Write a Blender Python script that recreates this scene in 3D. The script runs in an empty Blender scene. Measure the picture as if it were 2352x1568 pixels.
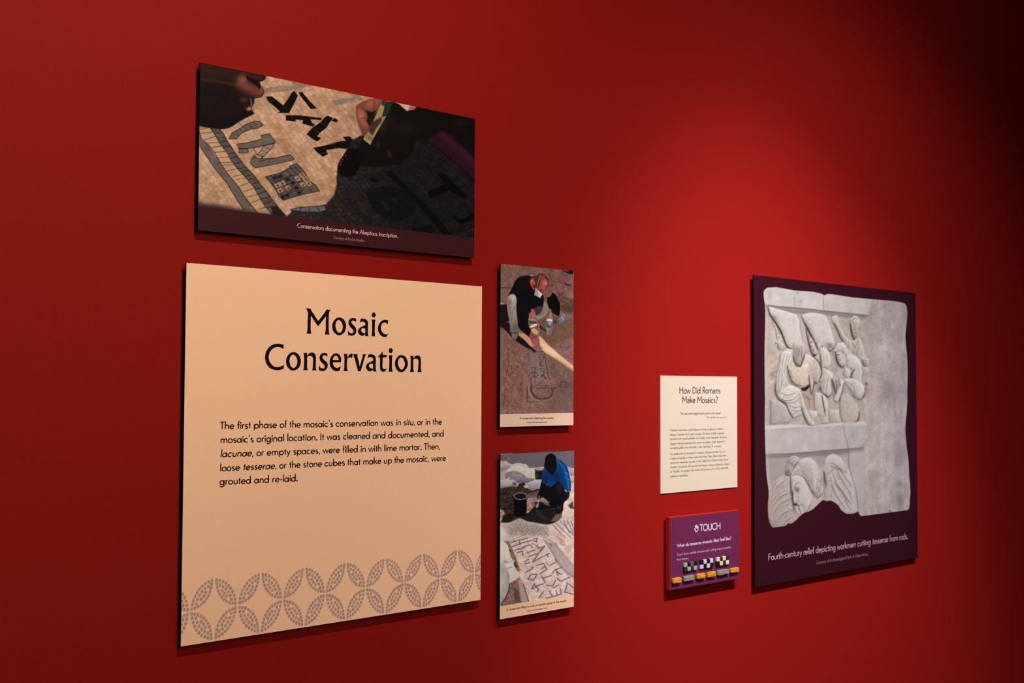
import bpy, bmesh, math, random
import numpy as np
from mathutils import Matrix, Vector
from mathutils.geometry import tessellate_polygon

# ------------------------------------------------------------------ camera, world, lights, exposure
scene = bpy.context.scene
COL = scene.collection
W, H = 2352, 1568
F = 2720.5                                   # focal length in pixels of the 2352 wide frame
YAW, PITCH, ROLL = 0.740224, 0.0390944, 0.0038791
CAM = np.array([0.0, -2.519, 1.5])           # the red wall is the plane y = 0, the room is y < 0

def cam_axes():
    cy, sy = math.cos(YAW), math.sin(YAW)
    fwd = np.array([sy*math.cos(PITCH), cy*math.cos(PITCH), math.sin(PITCH)])
    rt = np.array([cy, -sy, 0.0])
    up = np.cross(rt, fwd)
    r = math.cos(ROLL)*rt + math.sin(ROLL)*up
    u = -math.sin(ROLL)*rt + math.cos(ROLL)*up
    return r, u, fwd
AXR, AXU, AXF = cam_axes()

cd = bpy.data.cameras.new('camera'); cam = bpy.data.objects.new('camera', cd); COL.objects.link(cam)
cd.sensor_fit = 'HORIZONTAL'; cd.sensor_width = 36.0; cd.lens = F/W*36.0
cd.clip_start = 0.05; cd.clip_end = 60
cd.dof.use_dof = True; cd.dof.focus_distance = 3.15; cd.dof.aperture_fstop = 5.6; cd.dof.aperture_blades = 7
M = Matrix.Identity(4)
for i, v in enumerate((AXR, AXU, -AXF)):
    for k in range(3): M[k][i] = v[k]
M.translation = Vector(CAM)
cam.matrix_world = M
scene.camera = cam

world = bpy.data.worlds.new('world'); scene.world = world; world.use_nodes = True
wb = world.node_tree.nodes['Background']
wb.inputs[0].default_value = (1.0, 0.80, 0.66, 1); wb.inputs[1].default_value = 0.02

def spot(name, pos, aim, half, watts, col, radius=0.022):
    ld = bpy.data.lights.new(name, 'SPOT'); o = bpy.data.objects.new(name, ld); COL.objects.link(o)
    p = Vector(pos); t = Vector((aim[0], 0, aim[1]))
    o.location = p; o.rotation_euler = (t-p).to_track_quat('-Z', 'Y').to_euler()
    ld.energy = watts; ld.color = col; ld.spot_size = 2*half; ld.spot_blend = 1.0; ld.shadow_soft_size = radius
    return o
# three track spots 2.4 m in front of the wall under the ceiling, and a broad soft one across the room
KW = 206.0
WARM, COOL = (1.0, 0.70, 0.44), (1.0, 0.80, 0.68)
spot('track_spot_light', (1.20, -2.4, 4.35), (1.217, -1.001), 1.078, KW*math.exp(0.741), WARM)
spot('track_spot_light', (3.25, -2.4, 4.35), (4.464, -0.373), 0.670, KW*math.exp(0.707), COOL)
spot('track_spot_light', (2.65, -2.4, 4.35), (3.779, 0.570), 0.372, KW*math.exp(1.591), COOL)
spot('room_flood_light', (1.30, -5.2, 3.30), (1.104, 3.192), 0.894, KW*math.exp(1.041), WARM, 1.5)

vs = scene.view_settings
vs.view_transform = 'Standard'; vs.look = 'None'; vs.exposure = 0.0; vs.gamma = 1.0; vs.use_curve_mapping = False
scene.display_settings.display_device = 'sRGB'

# ------------------------------------------------------------------ measuring: a point of the photo on the plane y = Y
def plane_pt(px, py, Y):
    d = AXR*((px-W/2)/F) - AXU*((py-H/2)/F) + AXF
    t = (Y-CAM[1])/d[1]
    return (CAM[0]+d[0]*t, CAM[2]+d[2]*t)          # x, z

def photo_xy(x, z, Y):                             # the reverse, for arrays
    v = np.stack([x-CAM[0], np.full_like(x, Y-CAM[1]), z-CAM[2]], -1)
    c = v @ AXF
    return W/2+F*(v @ AXR)/c, H/2-F*(v @ AXU)/c

def lin(c):
    c = np.asarray(c, float)/255.0
    return np.where(c <= 0.04045, c/12.92, ((c+0.055)/1.055)**2.4)

# light that falls on each panel (display value of a perfect white there): inks are chosen against it
LIGHT = {'doc': (1.178, 0.83, 0.521),
         'main': (0.916, 0.648, 0.413),
         'clean': (1.068, 0.774, 0.524),
         'fill': (1.036, 0.764, 0.541),
         'how': (1.881, 1.451, 1.143),
         'touch': (1.624, 1.252, 0.982),
         'relief': (1.554, 1.212, 0.97),
         'wall': (1, 1, 1)}
def ink(rgb, where):
    return np.clip(lin(rgb)/np.array(LIGHT[where]), 0.0, 0.92)

# ------------------------------------------------------------------ materials
def material(name, rgb, rough=0.6, spec=0.3, bump=None, mottle=0.0, attr=None, metal=0.0):
    m = bpy.data.materials.new(name); m.use_nodes = True
    nt = m.node_tree; b = nt.nodes['Principled BSDF']
    b.inputs['Roughness'].default_value = rough; b.inputs['Specular IOR Level'].default_value = spec
    b.inputs['Metallic'].default_value = metal
    b.inputs['Base Color'].default_value = (*[float(v) for v in rgb], 1)
    tc = nt.nodes.new('ShaderNodeTexCoord')
    if attr:
        a = nt.nodes.new('ShaderNodeAttribute'); a.attribute_name = attr
        nt.links.new(a.outputs['Color'], b.inputs['Base Color'])
    elif mottle:
        n = nt.nodes.new('ShaderNodeTexNoise'); n.inputs['Scale'].default_value = mottle[1]; n.inputs['Detail'].default_value = 4
        nt.links.new(tc.outputs['Object'], n.inputs['Vector'])
        mx = nt.nodes.new('ShaderNodeMix'); mx.data_type = 'RGBA'
        nt.links.new(n.outputs['Fac'], mx.inputs['Factor'])
        k = mottle[0]
        mx.inputs['A'].default_value = (*[float(v*(1-k)) for v in rgb], 1)
        mx.inputs['B'].default_value = (*[float(min(1, v*(1+k))) for v in rgb], 1)
        nt.links.new(mx.outputs['Result'], b.inputs['Base Color'])
    if bump:
        n = nt.nodes.new('ShaderNodeTexNoise'); n.inputs['Scale'].default_value = bump[0]; n.inputs['Detail'].default_value = 3
        nt.links.new(tc.outputs['Object'], n.inputs['Vector'])
        bp = nt.nodes.new('ShaderNodeBump'); bp.inputs['Strength'].default_value = bump[1]; bp.inputs['Distance'].default_value = bump[2]
        nt.links.new(n.outputs['Fac'], bp.inputs['Height']); nt.links.new(bp.outputs['Normal'], b.inputs['Normal'])
    return m

# ------------------------------------------------------------------ object helpers
def empty(name, loc, label, cat, group=None):
    o = bpy.data.objects.new(name, None); COL.objects.link(o); o.location = loc
    o.empty_display_size = 0.05
    o['label'] = label; o['category'] = cat
    if group: o['group'] = group
    return o

def link_mesh(name, verts, faces, mat, parent=None, origin=(0, 0, 0), smooth=False):
    me = bpy.data.meshes.new(name)
    ox, oy, oz = origin
    me.from_pydata([(v[0]-ox, v[1]-oy, v[2]-oz) for v in verts], [], faces); me.update()
    me.materials.append(mat)
    if smooth:
        for p in me.polygons: p.use_smooth = True
    o = bpy.data.objects.new(name, me); COL.objects.link(o)
    if parent: o.parent = parent
    else: o.location = origin
    return o

def box(name, x0, x1, y0, y1, z0, z1, mat, parent, origin, bevel=0.0, seg=2, jitter=0.0, seed=0):
    bm = bmesh.new(); bmesh.ops.create_cube(bm, size=1)
    for v in bm.verts:
        v.co = Vector(((x0+x1)/2+v.co.x*(x1-x0), (y0+y1)/2+v.co.y*(y1-y0), (z0+z1)/2+v.co.z*(z1-z0)))
    if bevel: bmesh.ops.bevel(bm, geom=bm.edges[:], offset=bevel, segments=seg, affect='EDGES', profile=0.5)
    if jitter:
        bmesh.ops.subdivide_edges(bm, edges=bm.edges[:], cuts=2, use_grid_fill=True)
        rnd = random.Random(seed)
        for v in bm.verts:
            v.co.x += rnd.uniform(-jitter, jitter); v.co.z += rnd.uniform(-jitter, jitter)
            if v.co.y < y1-1e-4: v.co.y += rnd.uniform(-jitter, jitter)
    for v in bm.verts: v.co -= Vector(origin)
    me = bpy.data.meshes.new(name); bm.to_mesh(me); bm.free(); me.materials.append(mat)
    o = bpy.data.objects.new(name, me); COL.objects.link(o); o.parent = parent
    return o

def peg(name, x, z, y0, y1, r, mat, parent, origin):        # a round standoff between wall and board
    n = 20; vs_, fs = [], []
    for y in (y0, y1):
        for k in range(n):
            a = 2*math.pi*k/n; vs_.append((x+r*math.cos(a), y, z+r*math.sin(a)))
    for k in range(n): fs.append((k, (k+1) % n, n+(k+1) % n, n+k))
    fs.append(tuple(range(n))[::-1]); fs.append(tuple(range(n, 2*n)))
    return link_mesh(name, vs_, fs, mat, parent, origin)

def sheet(name, x0, x1, z0, z1, y, t, mat, parent, origin):
    return box(name, x0, x1, y, y+t, z0, z1, mat, parent, origin)

# ------------------------------------------------------------------ curves through traced points
def smooth(pts, closed=True, corner=50, n=5):
    P = [np.array(p, float) for p in pts]; N = len(P); out = []
    def tang(i):
        if not closed and i in (0, N-1): return None
        a, b = P[i]-P[i-1], P[(i+1) % N]-P[i]
        la, lb = np.hypot(*a), np.hypot(*b)
        if la < 1e-9 or lb < 1e-9: return None
        if math.degrees(math.acos(max(-1, min(1, float(a@b)/(la*lb))))) > corner: return None
        return (a/la+b/lb)*0.5
    T = [tang(i) for i in range(N)]
    for i in range(N if closed else N-1):
        p, r = P[i], P[(i+1) % N]; d = r-p; L = np.hypot(*d)
        t0 = T[i]*L if T[i] is not None else d; t1 = T[(i+1) % N]*L if T[(i+1) % N] is not None else d
        if T[i] is None and T[(i+1) % N] is None: out.append(p); continue
        for k in range(n):
            s = k/n; h = s*s*(3-2*s)
            out.append(p*(1-h)+r*h+t0*(s*(1-s)**2)+t1*(-(s*s)*(1-s)))
    if not closed: out.append(P[-1])
    return [tuple(v) for v in out]

def ellipse(cx, cy, rx, ry, rot=0, n=28):
    c, s = math.cos(math.radians(rot)), math.sin(math.radians(rot))
    return [(cx+rx*math.cos(a)*c-ry*math.sin(a)*s, cy+rx*math.cos(a)*s+ry*math.sin(a)*c)
            for a in [2*math.pi*k/n for k in range(n)]]

def frame(x0, y0, s):                         # points read in an enlarged crop of the photo
    return lambda pts: [(x0+p[0]/s, y0+p[1]/s) for p in pts]
# ------------------------------------------------------------------ lettering: a geometric stroke alphabet (em units)
def arc(cx, cy, rx, ry, a0, a1, n=14):
    return [(cx+rx*math.cos(math.radians(a0+(a1-a0)*k/n)), cy+ry*math.sin(math.radians(a0+(a1-a0)*k/n))) for k in range(n+1)]
XH, CAP, ASC, DSC = 0.43, 0.70, 0.76, -0.20
def O(cx=.235, r=.185, cy=.205): return arc(cx, cy, r, .19, 0, 360, 26)
def line(*p): return list(p)
def dot(x, y): return [(x-.001, y), (x+.001, y), 'dot']
def arch(x0, x1, foot=0): m = (x0+x1)/2; return arc(m, .26, (x1-x0)/2, .135, 180, 0, 12)+[(x1, foot)]
G = {
 'a': (.51, [O(.225, .178), line((.43, 0), (.43, .43))]),
 'b': (.53, [line((.085, 0), (.085, ASC)), O(.295, .178)]),
 'c': (.43, [arc(.24, .205, .185, .19, 48, 312, 20)]),
 'd': (.52, [O(.225, .178), line((.43, 0), (.43, ASC))]),
 'e': (.47, [arc(.235, .205, .185, .19, 0, 318, 22), line((.05, .205), (.42, .205))]),
 'f': (.26, [[(.13, 0), (.13, .60)]+arc(.22, .60, .09, .125, 180, 75, 8), line((.03, .40), (.24, .40))]),
 'g': (.51, [O(.225, .178), [(.43, .43), (.43, -.02)]+arc(.24, -.02, .19, .175, 0, -155, 14)]),
 'h': (.47, [line((.085, 0), (.085, ASC)), arch(.085, .385)]),
 'i': (.17, [line((.085, 0), (.085, .41)), dot(.085, .57)]),
 'j': (.18, [line((.09, -.18), (.09, .41)), dot(.09, .57)]),
 'k': (.44, [line((.085, 0), (.085, ASC)), line((.37, .41), (.10, .20)), line((.18, .26), (.41, 0))]),
 'l': (.17, [line((.085, 0), (.085, ASC))]),
 'm': (.72, [line((.085, 0), (.085, .41)), arch(.085, .36), arch(.36, .635)]),
 'n': (.47, [line((.085, 0), (.085, .41)), arch(.085, .385)]),
 'o': (.47, [O()]),
 'p': (.53, [line((.085, DSC), (.085, .43)), O(.295, .178)]),
 'q': (.52, [O(.225, .178), line((.43, DSC), (.43, .43))]),
 'r': (.29, [line((.085, 0), (.085, .41)), arc(.21, .26, .125, .135, 180, 62, 8)]),
 's': (.36, [arc(.185, .30, .11, .095, 38, 200, 10)+[(.12, .24), (.23, .18)]+arc(.175, .112, .12, .097, 32, -145, 12)]),
 't': (.26, [line((.13, 0), (.13, .60)), line((.03, .40), (.23, .40))]),
 'u': (.47, [[(.085, .41), (.085, .15)]+arc(.235, .15, .15, .135, 180, 360, 12)+[(.385, .41)]]),
 'v': (.42, [line((.035, .41), (.21, .01), (.385, .41))]),
 'w': (.63, [line((.035, .41), (.175, .01), (.315, .40), (.455, .01), (.595, .41))]),
 'x': (.40, [line((.04, .41), (.36, 0)), line((.36, .41), (.04, 0))]),
 'y': (.42, [line((.035, .41), (.215, .03)), line((.385, .41), (.12, DSC))]),
 'z': (.38, [line((.04, .38), (.34, .38), (.04, .03), (.34, .03))]),
 'A': (.64, [line((.03, 0), (.32, CAP), (.61, 0)), line((.13, .23), (.51, .23))]),
 'B': (.50, [line((.09, 0), (.09, .67)), [(.09, .67), (.24, .67)]+arc(.24, .52, .14, .15, 90, -90, 10)+[(.09, .37)], [(.09, .37), (.26, .37)]+arc(.26, .20, .16, .17, 90, -90, 10)+[(.09, .03)]]),
 'C': (.66, [arc(.38, .35, .32, .33, 48, 312, 24)]),
 'D': (.62, [line((.09, 0), (.09, .68)), [(.09, .67), (.24, .67)]+arc(.24, .35, .32, .32, 90, -90, 16)+[(.09, .03)]]),
 'E': (.47, [line((.09, 0), (.09, .70)), line((.09, .67), (.41, .67)), line((.09, .37), (.39, .37)), line((.09, .03), (.41, .03))]),
 'F': (.46, [line((.09, 0), (.09, .70)), line((.09, .67), (.42, .67)), line((.09, .37), (.39, .37))]),
 'G': (.74, [arc(.39, .35, .33, .33, 45, 360, 28)+[(.46, .35)]]),
 'H': (.66, [line((.09, 0), (.09, .70)), line((.57, 0), (.57, .70)), line((.09, .37), (.57, .37))]),
 'I': (.19, [line((.095, 0), (.095, .70))]),
 'K': (.54, [line((.09, 0), (.09, .70)), line((.48, .70), (.10, .33)), line((.18, .41), (.51, 0))]),
 'M': (.82, [line((.06, 0), (.15, .70), (.41, .10), (.67, .70), (.76, 0))]),
 'O': (.78, [arc(.39, .35, .33, .33, 0, 360, 32)]),
 'P': (.48, [line((.09, 0), (.09, .68)), [(.09, .67), (.25, .67)]+arc(.25, .50, .16, .17, 90, -90, 10)+[(.09, .33)]]),
 'R': (.50, [line((.09, 0), (.09, .68)), [(.09, .67), (.25, .67)]+arc(.25, .50, .15, .17, 90, -90, 10)+[(.09, .33)], line((.22, .33), (.46, 0))]),
 'S': (.46, [arc(.24, .53, .15, .15, 35, 205, 10)+[(.13, .42), (.33, .29)]+arc(.225, .175, .165, .155, 35, -150, 12)]),
 'T': (.44, [line((.22, 0), (.22, .67)), line((.02, .67), (.42, .67))]),
 'U': (.60, [[(.09, .70), (.09, .25)]+arc(.30, .25, .21, .23, 180, 360, 14)+[(.51, .70)]]),
 'W': (.88, [line((.03, .70), (.24, .02), (.44, .68), (.64, .02), (.85, .70))]),
 '1': (.36, [line((.09, .57), (.20, .68), (.20, 0))]),
 '.': (.19, [dot(.095, .04)]), ',': (.19, [line((.12, .07), (.06, -.10))]),
 '\u2019': (.17, [line((.12, .72), (.06, .55))]), '\u2018': (.17, [line((.05, .72), (.11, .55))]),
 '\u201c': (.27, [line((.05, .72), (.10, .57)), line((.16, .72), (.21, .57))]),
 '\u201d': (.27, [line((.11, .72), (.06, .57)), line((.22, .72), (.17, .57))]),
 '-': (.28, [line((.04, .23), (.24, .23))]), '\u2013': (.5, [line((.04, .23), (.46, .23))]),
 '(': (.25, [arc(.36, .27, .26, .47, 137, 223, 10)]), ')': (.25, [arc(-.11, .27, .26, .47, 43, -43, 10)]),
 '!': (.2, [line((.1, .20), (.1, .70)), dot(.1, .04)]),
 '?': (.42, [arc(.20, .53, .15, .15, 170, -50, 12)+[(.19, .30), (.19, .20)], dot(.19, .04)]),
 ' ': (.25, []),
}
# the humanist headline alphabet of the smaller label: narrower, two-storey a
HEAD = dict(G)
HEAD.update({
 'a': (.41, [arc(.19, .27, .13, .14, 150, 0, 12)+[(.32, 0)], [(.32, .25)]+arc(.17, .125, .12, .12, 75, 285, 12)+[(.32, .07)]]),
 'M': (.78, [line((.09, 0), (.10, .66)), line((.05, .70), (.39, .24), (.70, .70)), line((.68, .66), (.69, 0))]),
 't': (.29, [[(.14, .58), (.14, .12)]+arc(.22, .12, .08, .10, 180, 300, 6), line((.02, .40), (.26, .40))]),
 'k': (.42, [line((.085, 0), (.085, ASC)), line((.34, .41), (.10, .20)), line((.17, .26), (.38, 0))]),
 'C': (.56, [arc(.33, .35, .27, .33, 48, 312, 24)]),
})

def text_width(s, A): 
    return sum(A[c][0] for c in s if c != '*')

def ribbon(pts, w, V, Fc, tr):
    isdot = pts[-1] == 'dot'
    if isdot:
        cx = (pts[0][0]+pts[1][0])/2; cy = pts[0][1]; b = len(V); r = w*0.80
        for k in range(12):
            a = 2*math.pi*k/12; V.append(tr(cx+r*math.cos(a), cy+r*math.sin(a)))
        Fc.append(tuple(range(b, b+12))); return
    P = [np.array(p) for p in pts]; L = []; Rr = []; h = w/2
    closed = np.hypot(*(P[0]-P[-1])) < 1e-6
    for i in range(len(P)):
        if closed:
            a = P[i]-P[i-1] if i > 0 else P[0]-P[-2]
            b = P[i+1]-P[i] if i < len(P)-1 else P[1]-P[0]
        else:
            a = P[i]-P[i-1] if i > 0 else P[1]-P[0]
            b = P[i+1]-P[i] if i < len(P)-1 else P[-1]-P[-2]
        na = np.array([-a[1], a[0]])/max(1e-9, np.hypot(*a)); nb = np.array([-b[1], b[0]])/max(1e-9, np.hypot(*b))
        n = na+nb; ln = np.hypot(*n)
        n = na if ln < 1e-6 else n/ln
        k = min(2.2, 1/max(0.3, float(n@na)))
        L.append(P[i]+n*h*k); Rr.append(P[i]-n*h*k)
    b0 = len(V)
    for l, r in zip(L, Rr): V.append(tr(*l)); V.append(tr(*r))
    for i in range(len(P)-1): Fc.append((b0+2*i, b0+2*i+1, b0+2*i+3, b0+2*i+2))

def text_block(name, lines, Y, mat, parent, origin, cap_px, weight=0.085, alphabet=G, track=0.0, italic=False):
    """lines: (text, left end and right end of its baseline as read in the photo); set on the plane y = Y"""
    V, Fc = [], []
    for (s, a, b) in lines:
        x0, z0 = plane_pt(*a, Y); x1, z1 = plane_pt(*b, Y)
        _, zc = plane_pt(a[0], a[1]-cap_px, Y)
        em = (zc-z0)/0.70
        n = len([c for c in s if c != '*'])
        wd = text_width(s, alphabet)-0.10+track*(n-1)
        sx = (x1-x0)/wd; x = -0.05; it = italic
        for c in s:
            if c == '*': it = not it; continue
            adv, strokes = alphabet[c]
            for n_st, st in enumerate(strokes):
                sh = 0.18 if it else 0.0
                def tr(u, v, x=x, sh=sh, lift=n_st*0.000015):
                    t = (x+u)*sx
                    return (x0+t+sh*v*em*0.95, Y-lift, z0+(z1-z0)*(t/(x1-x0))+v*em)
                ribbon(st, weight, V, Fc, tr)
            x += adv+track
    return link_mesh(name, V, Fc, mat, parent, origin)

def outline_mesh(name, shapes, Y, mat, parent, origin):
    """shapes: [outer, hole, ...] lists of photo points; flat printed shapes on the plane y = Y"""
    V, Fc = [], []
    for loops in shapes:
        L = [[plane_pt(px, py, Y) for px, py in lp] for lp in loops]
        tri = tessellate_polygon([[Vector((x, z, 0)) for x, z in lp] for lp in L])
        b = len(V)
        for lp in L: V.extend([(x, Y, z) for x, z in lp])
        Fc.extend([tuple(b+i for i in t) for t in tri])
    return link_mesh(name, V, Fc, mat, parent, origin)
# ------------------------------------------------------------------ printed pictures: a fine sheet whose vertices carry the printed inks
def hash2(i, j, k=0):
    h = (i.astype(np.int64)*374761393 + j.astype(np.int64)*668265263 + k*2147483647) & 0xffffffff
    h = ((h ^ (h >> 13))*1274126177) & 0xffffffff
    return ((h ^ (h >> 16)) & 0xffff)/65535.0
def vnoise(x, y, k=0):
    i, j = np.floor(x), np.floor(y); u, v = x-i, y-j
    u, v = u*u*(3-2*u), v*v*(3-2*v)
    return (hash2(i, j, k)*(1-u)+hash2(i+1, j, k)*u)*(1-v)+(hash2(i, j+1, k)*(1-u)+hash2(i+1, j+1, k)*u)*v
def fbm(x, y, k=0, o=4):
    s = 0; a = 0.5
    for q in range(o): s = s+a*(vnoise(x, y, k+q)-0.5); x, y = x*2.03+3.1, y*2.03+1.7; a *= 0.55
    return s
def sstep(a, b, x): t = np.clip((x-a)/(b-a), 0, 1); return t*t*(3-2*t)

class Print:
    def __init__(s, x0, x1, z0, z1, Y, step):
        s.x0, s.x1, s.z0, s.z1, s.Y = x0, x1, z0, z1, Y
        s.nx = int((x1-x0)/step[0])+1; s.nz = int((z1-z0)/step[1])+1
        gx, gz = np.meshgrid(np.linspace(x0, x1, s.nx), np.linspace(z0, z1, s.nz))
        s.gx, s.gz = gx.ravel(), gz.ravel()
        s.u, s.v = photo_xy(s.gx, s.gz, Y)
        s.c = np.zeros((len(s.u), 3))
    def sel(s, pts, pad):
        p = np.array(pts); lo = p.min(0)-pad; hi = p.max(0)+pad
        return np.nonzero((s.u > lo[0]) & (s.u < hi[0]) & (s.v > lo[1]) & (s.v < hi[1]))[0]
    def mix(s, idx, m, col):
        m = m[:, None]; s.c[idx] = s.c[idx]*(1-m)+np.asarray(col, float)*m
    def base(s, col): s.c[:] = col
    def sd(s, idx, pts):
        u, v = s.u[idx], s.v[idx]; P = np.array(pts); d = np.full(len(u), 1e9); ins = np.zeros(len(u), bool)
        for (ax, ay), (bx, by) in zip(P, np.roll(P, -1, 0)):
            ex, ey = bx-ax, by-ay; l2 = ex*ex+ey*ey+1e-12
            t = np.clip(((u-ax)*ex+(v-ay)*ey)/l2, 0, 1)
            d = np.minimum(d, (u-ax-t*ex)**2+(v-ay-t*ey)**2)
            if ey != 0:
                c = ((ay > v) != (by > v)) & (u < ex*(v-ay)/ey+ax); ins ^= c
        d = np.sqrt(d); return np.where(ins, -d, d)
    def sdn(s, idx, pts):
        # signed distance and the outward direction of the nearest edge
        u, v = s.u[idx], s.v[idx]; P = np.array(pts); d = np.full(len(u), 1e9); ins = np.zeros(len(u), bool); nx = np.zeros(len(u)); ny = np.zeros(len(u))
        for (ax, ay), (bx, by) in zip(P, np.roll(P, -1, 0)):
            ex, ey = bx-ax, by-ay; l2 = ex*ex+ey*ey+1e-12
            t = np.clip(((u-ax)*ex+(v-ay)*ey)/l2, 0, 1); qx, qy = ax+t*ex-u, ay+t*ey-v
            dd = qx*qx+qy*qy; b = dd < d; d = np.where(b, dd, d); nx = np.where(b, qx, nx); ny = np.where(b, qy, ny)
            if ey != 0: ins ^= ((ay > v) != (by > v)) & (u < ex*(v-ay)/ey+ax)
        d = np.sqrt(d); k = np.where(ins, 1, -1)/np.maximum(d, 1e-6)
        return np.where(ins, -d, d), nx*k, ny*k
    def fill(s, pts, col, soft=0.8, a=1.0, wob=0.0):
        idx = s.sel(pts, soft+2+wob*3)
        if not len(idx): return idx, None
        d = s.sd(idx, pts)
        if wob: d = d+wob*4*fbm(s.u[idx]*0.35, s.v[idx]*0.35, 11, 3)
        m = a*(1-sstep(-soft, soft, d)); 
        s.mix(idx, m, col); return idx, m
    def stroke(s, pts, w, col, soft=0.6, a=1.0, taper=False):
        idx = s.sel(pts, w+soft+2)
        if not len(idx): return
        u, v = s.u[idx], s.v[idx]; P = np.array(pts, float); d = np.full(len(u), 1e9); n = len(P)-1
        for k in range(n):
            ax, ay = P[k]; ex, ey = P[k+1]-P[k]; l2 = ex*ex+ey*ey+1e-12
            t = np.clip(((u-ax)*ex+(v-ay)*ey)/l2, 0, 1)
            dd = np.sqrt((u-ax-t*ex)**2+(v-ay-t*ey)**2)
            r = w/2*(np.sqrt(np.clip(4*((k+t)/n)*(1-(k+t)/n), 0.02, 1)) if taper else 1.0)
            d = np.minimum(d, dd-r)
        s.mix(idx, a*(1-sstep(-soft, soft, d)), col)
    def blob(s, cx, cy, rx, ry, col, a=0.7, rot=0):
        r = max(rx, ry)*2.2; idx = s.sel([(cx, cy)], r)
        c, q = math.cos(math.radians(rot)), math.sin(math.radians(rot))
        du, dv = s.u[idx]-cx, s.v[idx]-cy
        x, y = (du*c+dv*q)/rx, (-du*q+dv*c)/ry
        s.mix(idx, a*np.exp(-(x*x+y*y)*1.2), col)
    def grain(s, amp, sc, k=0, idx=None, asp=1.0, rot=0, tint=(1, 1, 1), o=4, m=None):
        if idx is None: idx = np.arange(len(s.u))
        c, q = math.cos(math.radians(rot)), math.sin(math.radians(rot))
        x, y = s.u[idx]*c+s.v[idx]*q, -s.u[idx]*q+s.v[idx]*c
        n = fbm(x*sc, y*sc*asp, k, o)
        if m is not None: n = n*m
        s.c[idx] = np.clip(s.c[idx]+(amp*n)[:, None]*np.array(tint), 0, 255)
    def tiles(s, idx, ax, ay, su, sv, jit, grout, ga, gw, wob=1.2, k=0, m=None):
        """stone cubes laid in courses: ax, ay = course directions in degrees"""
        u, v = s.u[idx], s.v[idx]
        u = u+wob*8*fbm(u*0.05, v*0.05, 31+k, 2); v = v+wob*8*fbm(u*0.05, v*0.05, 37+k, 2)
        A = np.array([[math.cos(math.radians(ax)), math.cos(math.radians(ay))], [math.sin(math.radians(ax)), math.sin(math.radians(ay))]])
        Ai = np.linalg.inv(A)
        p = (Ai[0, 0]*u+Ai[0, 1]*v)/su; r = (Ai[1, 0]*u+Ai[1, 1]*v)/sv
        j = np.floor(r); off = hash2(j, j*0+5, k); p = p+off*3; i = np.floor(p)
        fp, fr = p-i, r-j
        e = np.minimum(np.minimum(fp, 1-fp)*su, np.minimum(fr, 1-fr)*sv)
        h = hash2(i, j, k+1)-0.5; h2 = hash2(i, j, k+2)-0.5
        mm = np.ones(len(idx)) if m is None else m
        s.c[idx] = np.clip(s.c[idx]*(1+(jit*h*mm)[:, None])+(jit*26*h2*mm)[:, None]*np.array((1, 0.2, -0.9)), 0, 255)
        g = ga*(1-sstep(gw*0.4, gw*1.6, e))*(0.55+0.9*vnoise(u*0.12, v*0.12, k+9))*mm
        s.mix(idx, np.clip(g, 0, 1), grout)
    def build(s, name, mat, parent, origin, where, keep=None):
        nx, nz = s.nx, s.nz
        me = bpy.data.meshes.new(name)
        N = nx*nz
        co = np.stack([s.gx-origin[0], np.full(N, s.Y-origin[1]), s.gz-origin[2]], 1).astype(np.float32)
        a = (np.arange(nz-1)[:, None]*nx+np.arange(nx-1)[None, :]).ravel()
        fc = np.stack([a, a+1, a+nx+1, a+nx], 1).astype(np.int32)
        if keep is not None:
            fc = fc[keep[fc].all(1)]; used = np.unique(fc); rm = np.zeros(N, np.int32); rm[used] = np.arange(len(used), dtype=np.int32)
            fc = rm[fc]; co = co[used]; cols = s.c[used]; N = len(used)
        else: cols = s.c
        me.vertices.add(N); me.vertices.foreach_set('co', co.ravel())
        me.loops.add(len(fc)*4); me.loops.foreach_set('vertex_index', fc.ravel())
        me.polygons.add(len(fc)); me.polygons.foreach_set('loop_start', np.arange(0, len(fc)*4, 4, dtype=np.int32))
        me.update(calc_edges=True)
        at = me.color_attributes.new('inks', 'FLOAT_COLOR', 'POINT')
        rgba = np.ones((N, 4), np.float32); rgba[:, :3] = ink(cols, where)
        at.data.foreach_set('color', rgba.ravel())
        me.materials.append(mat)
        o = bpy.data.objects.new(name, me); COL.objects.link(o); o.parent = parent
        return o
# ------------------------------------------------------------------ picture 1: two hands over an inscription of stone cubes
A1, B1, C1, D1 = frame(430, 120, 6.533), frame(750, 180, 6.533), frame(430, 330, 6.533), frame(750, 380, 6.533)
def pt(f, x, y): return f([(x, y)])[0]

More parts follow.
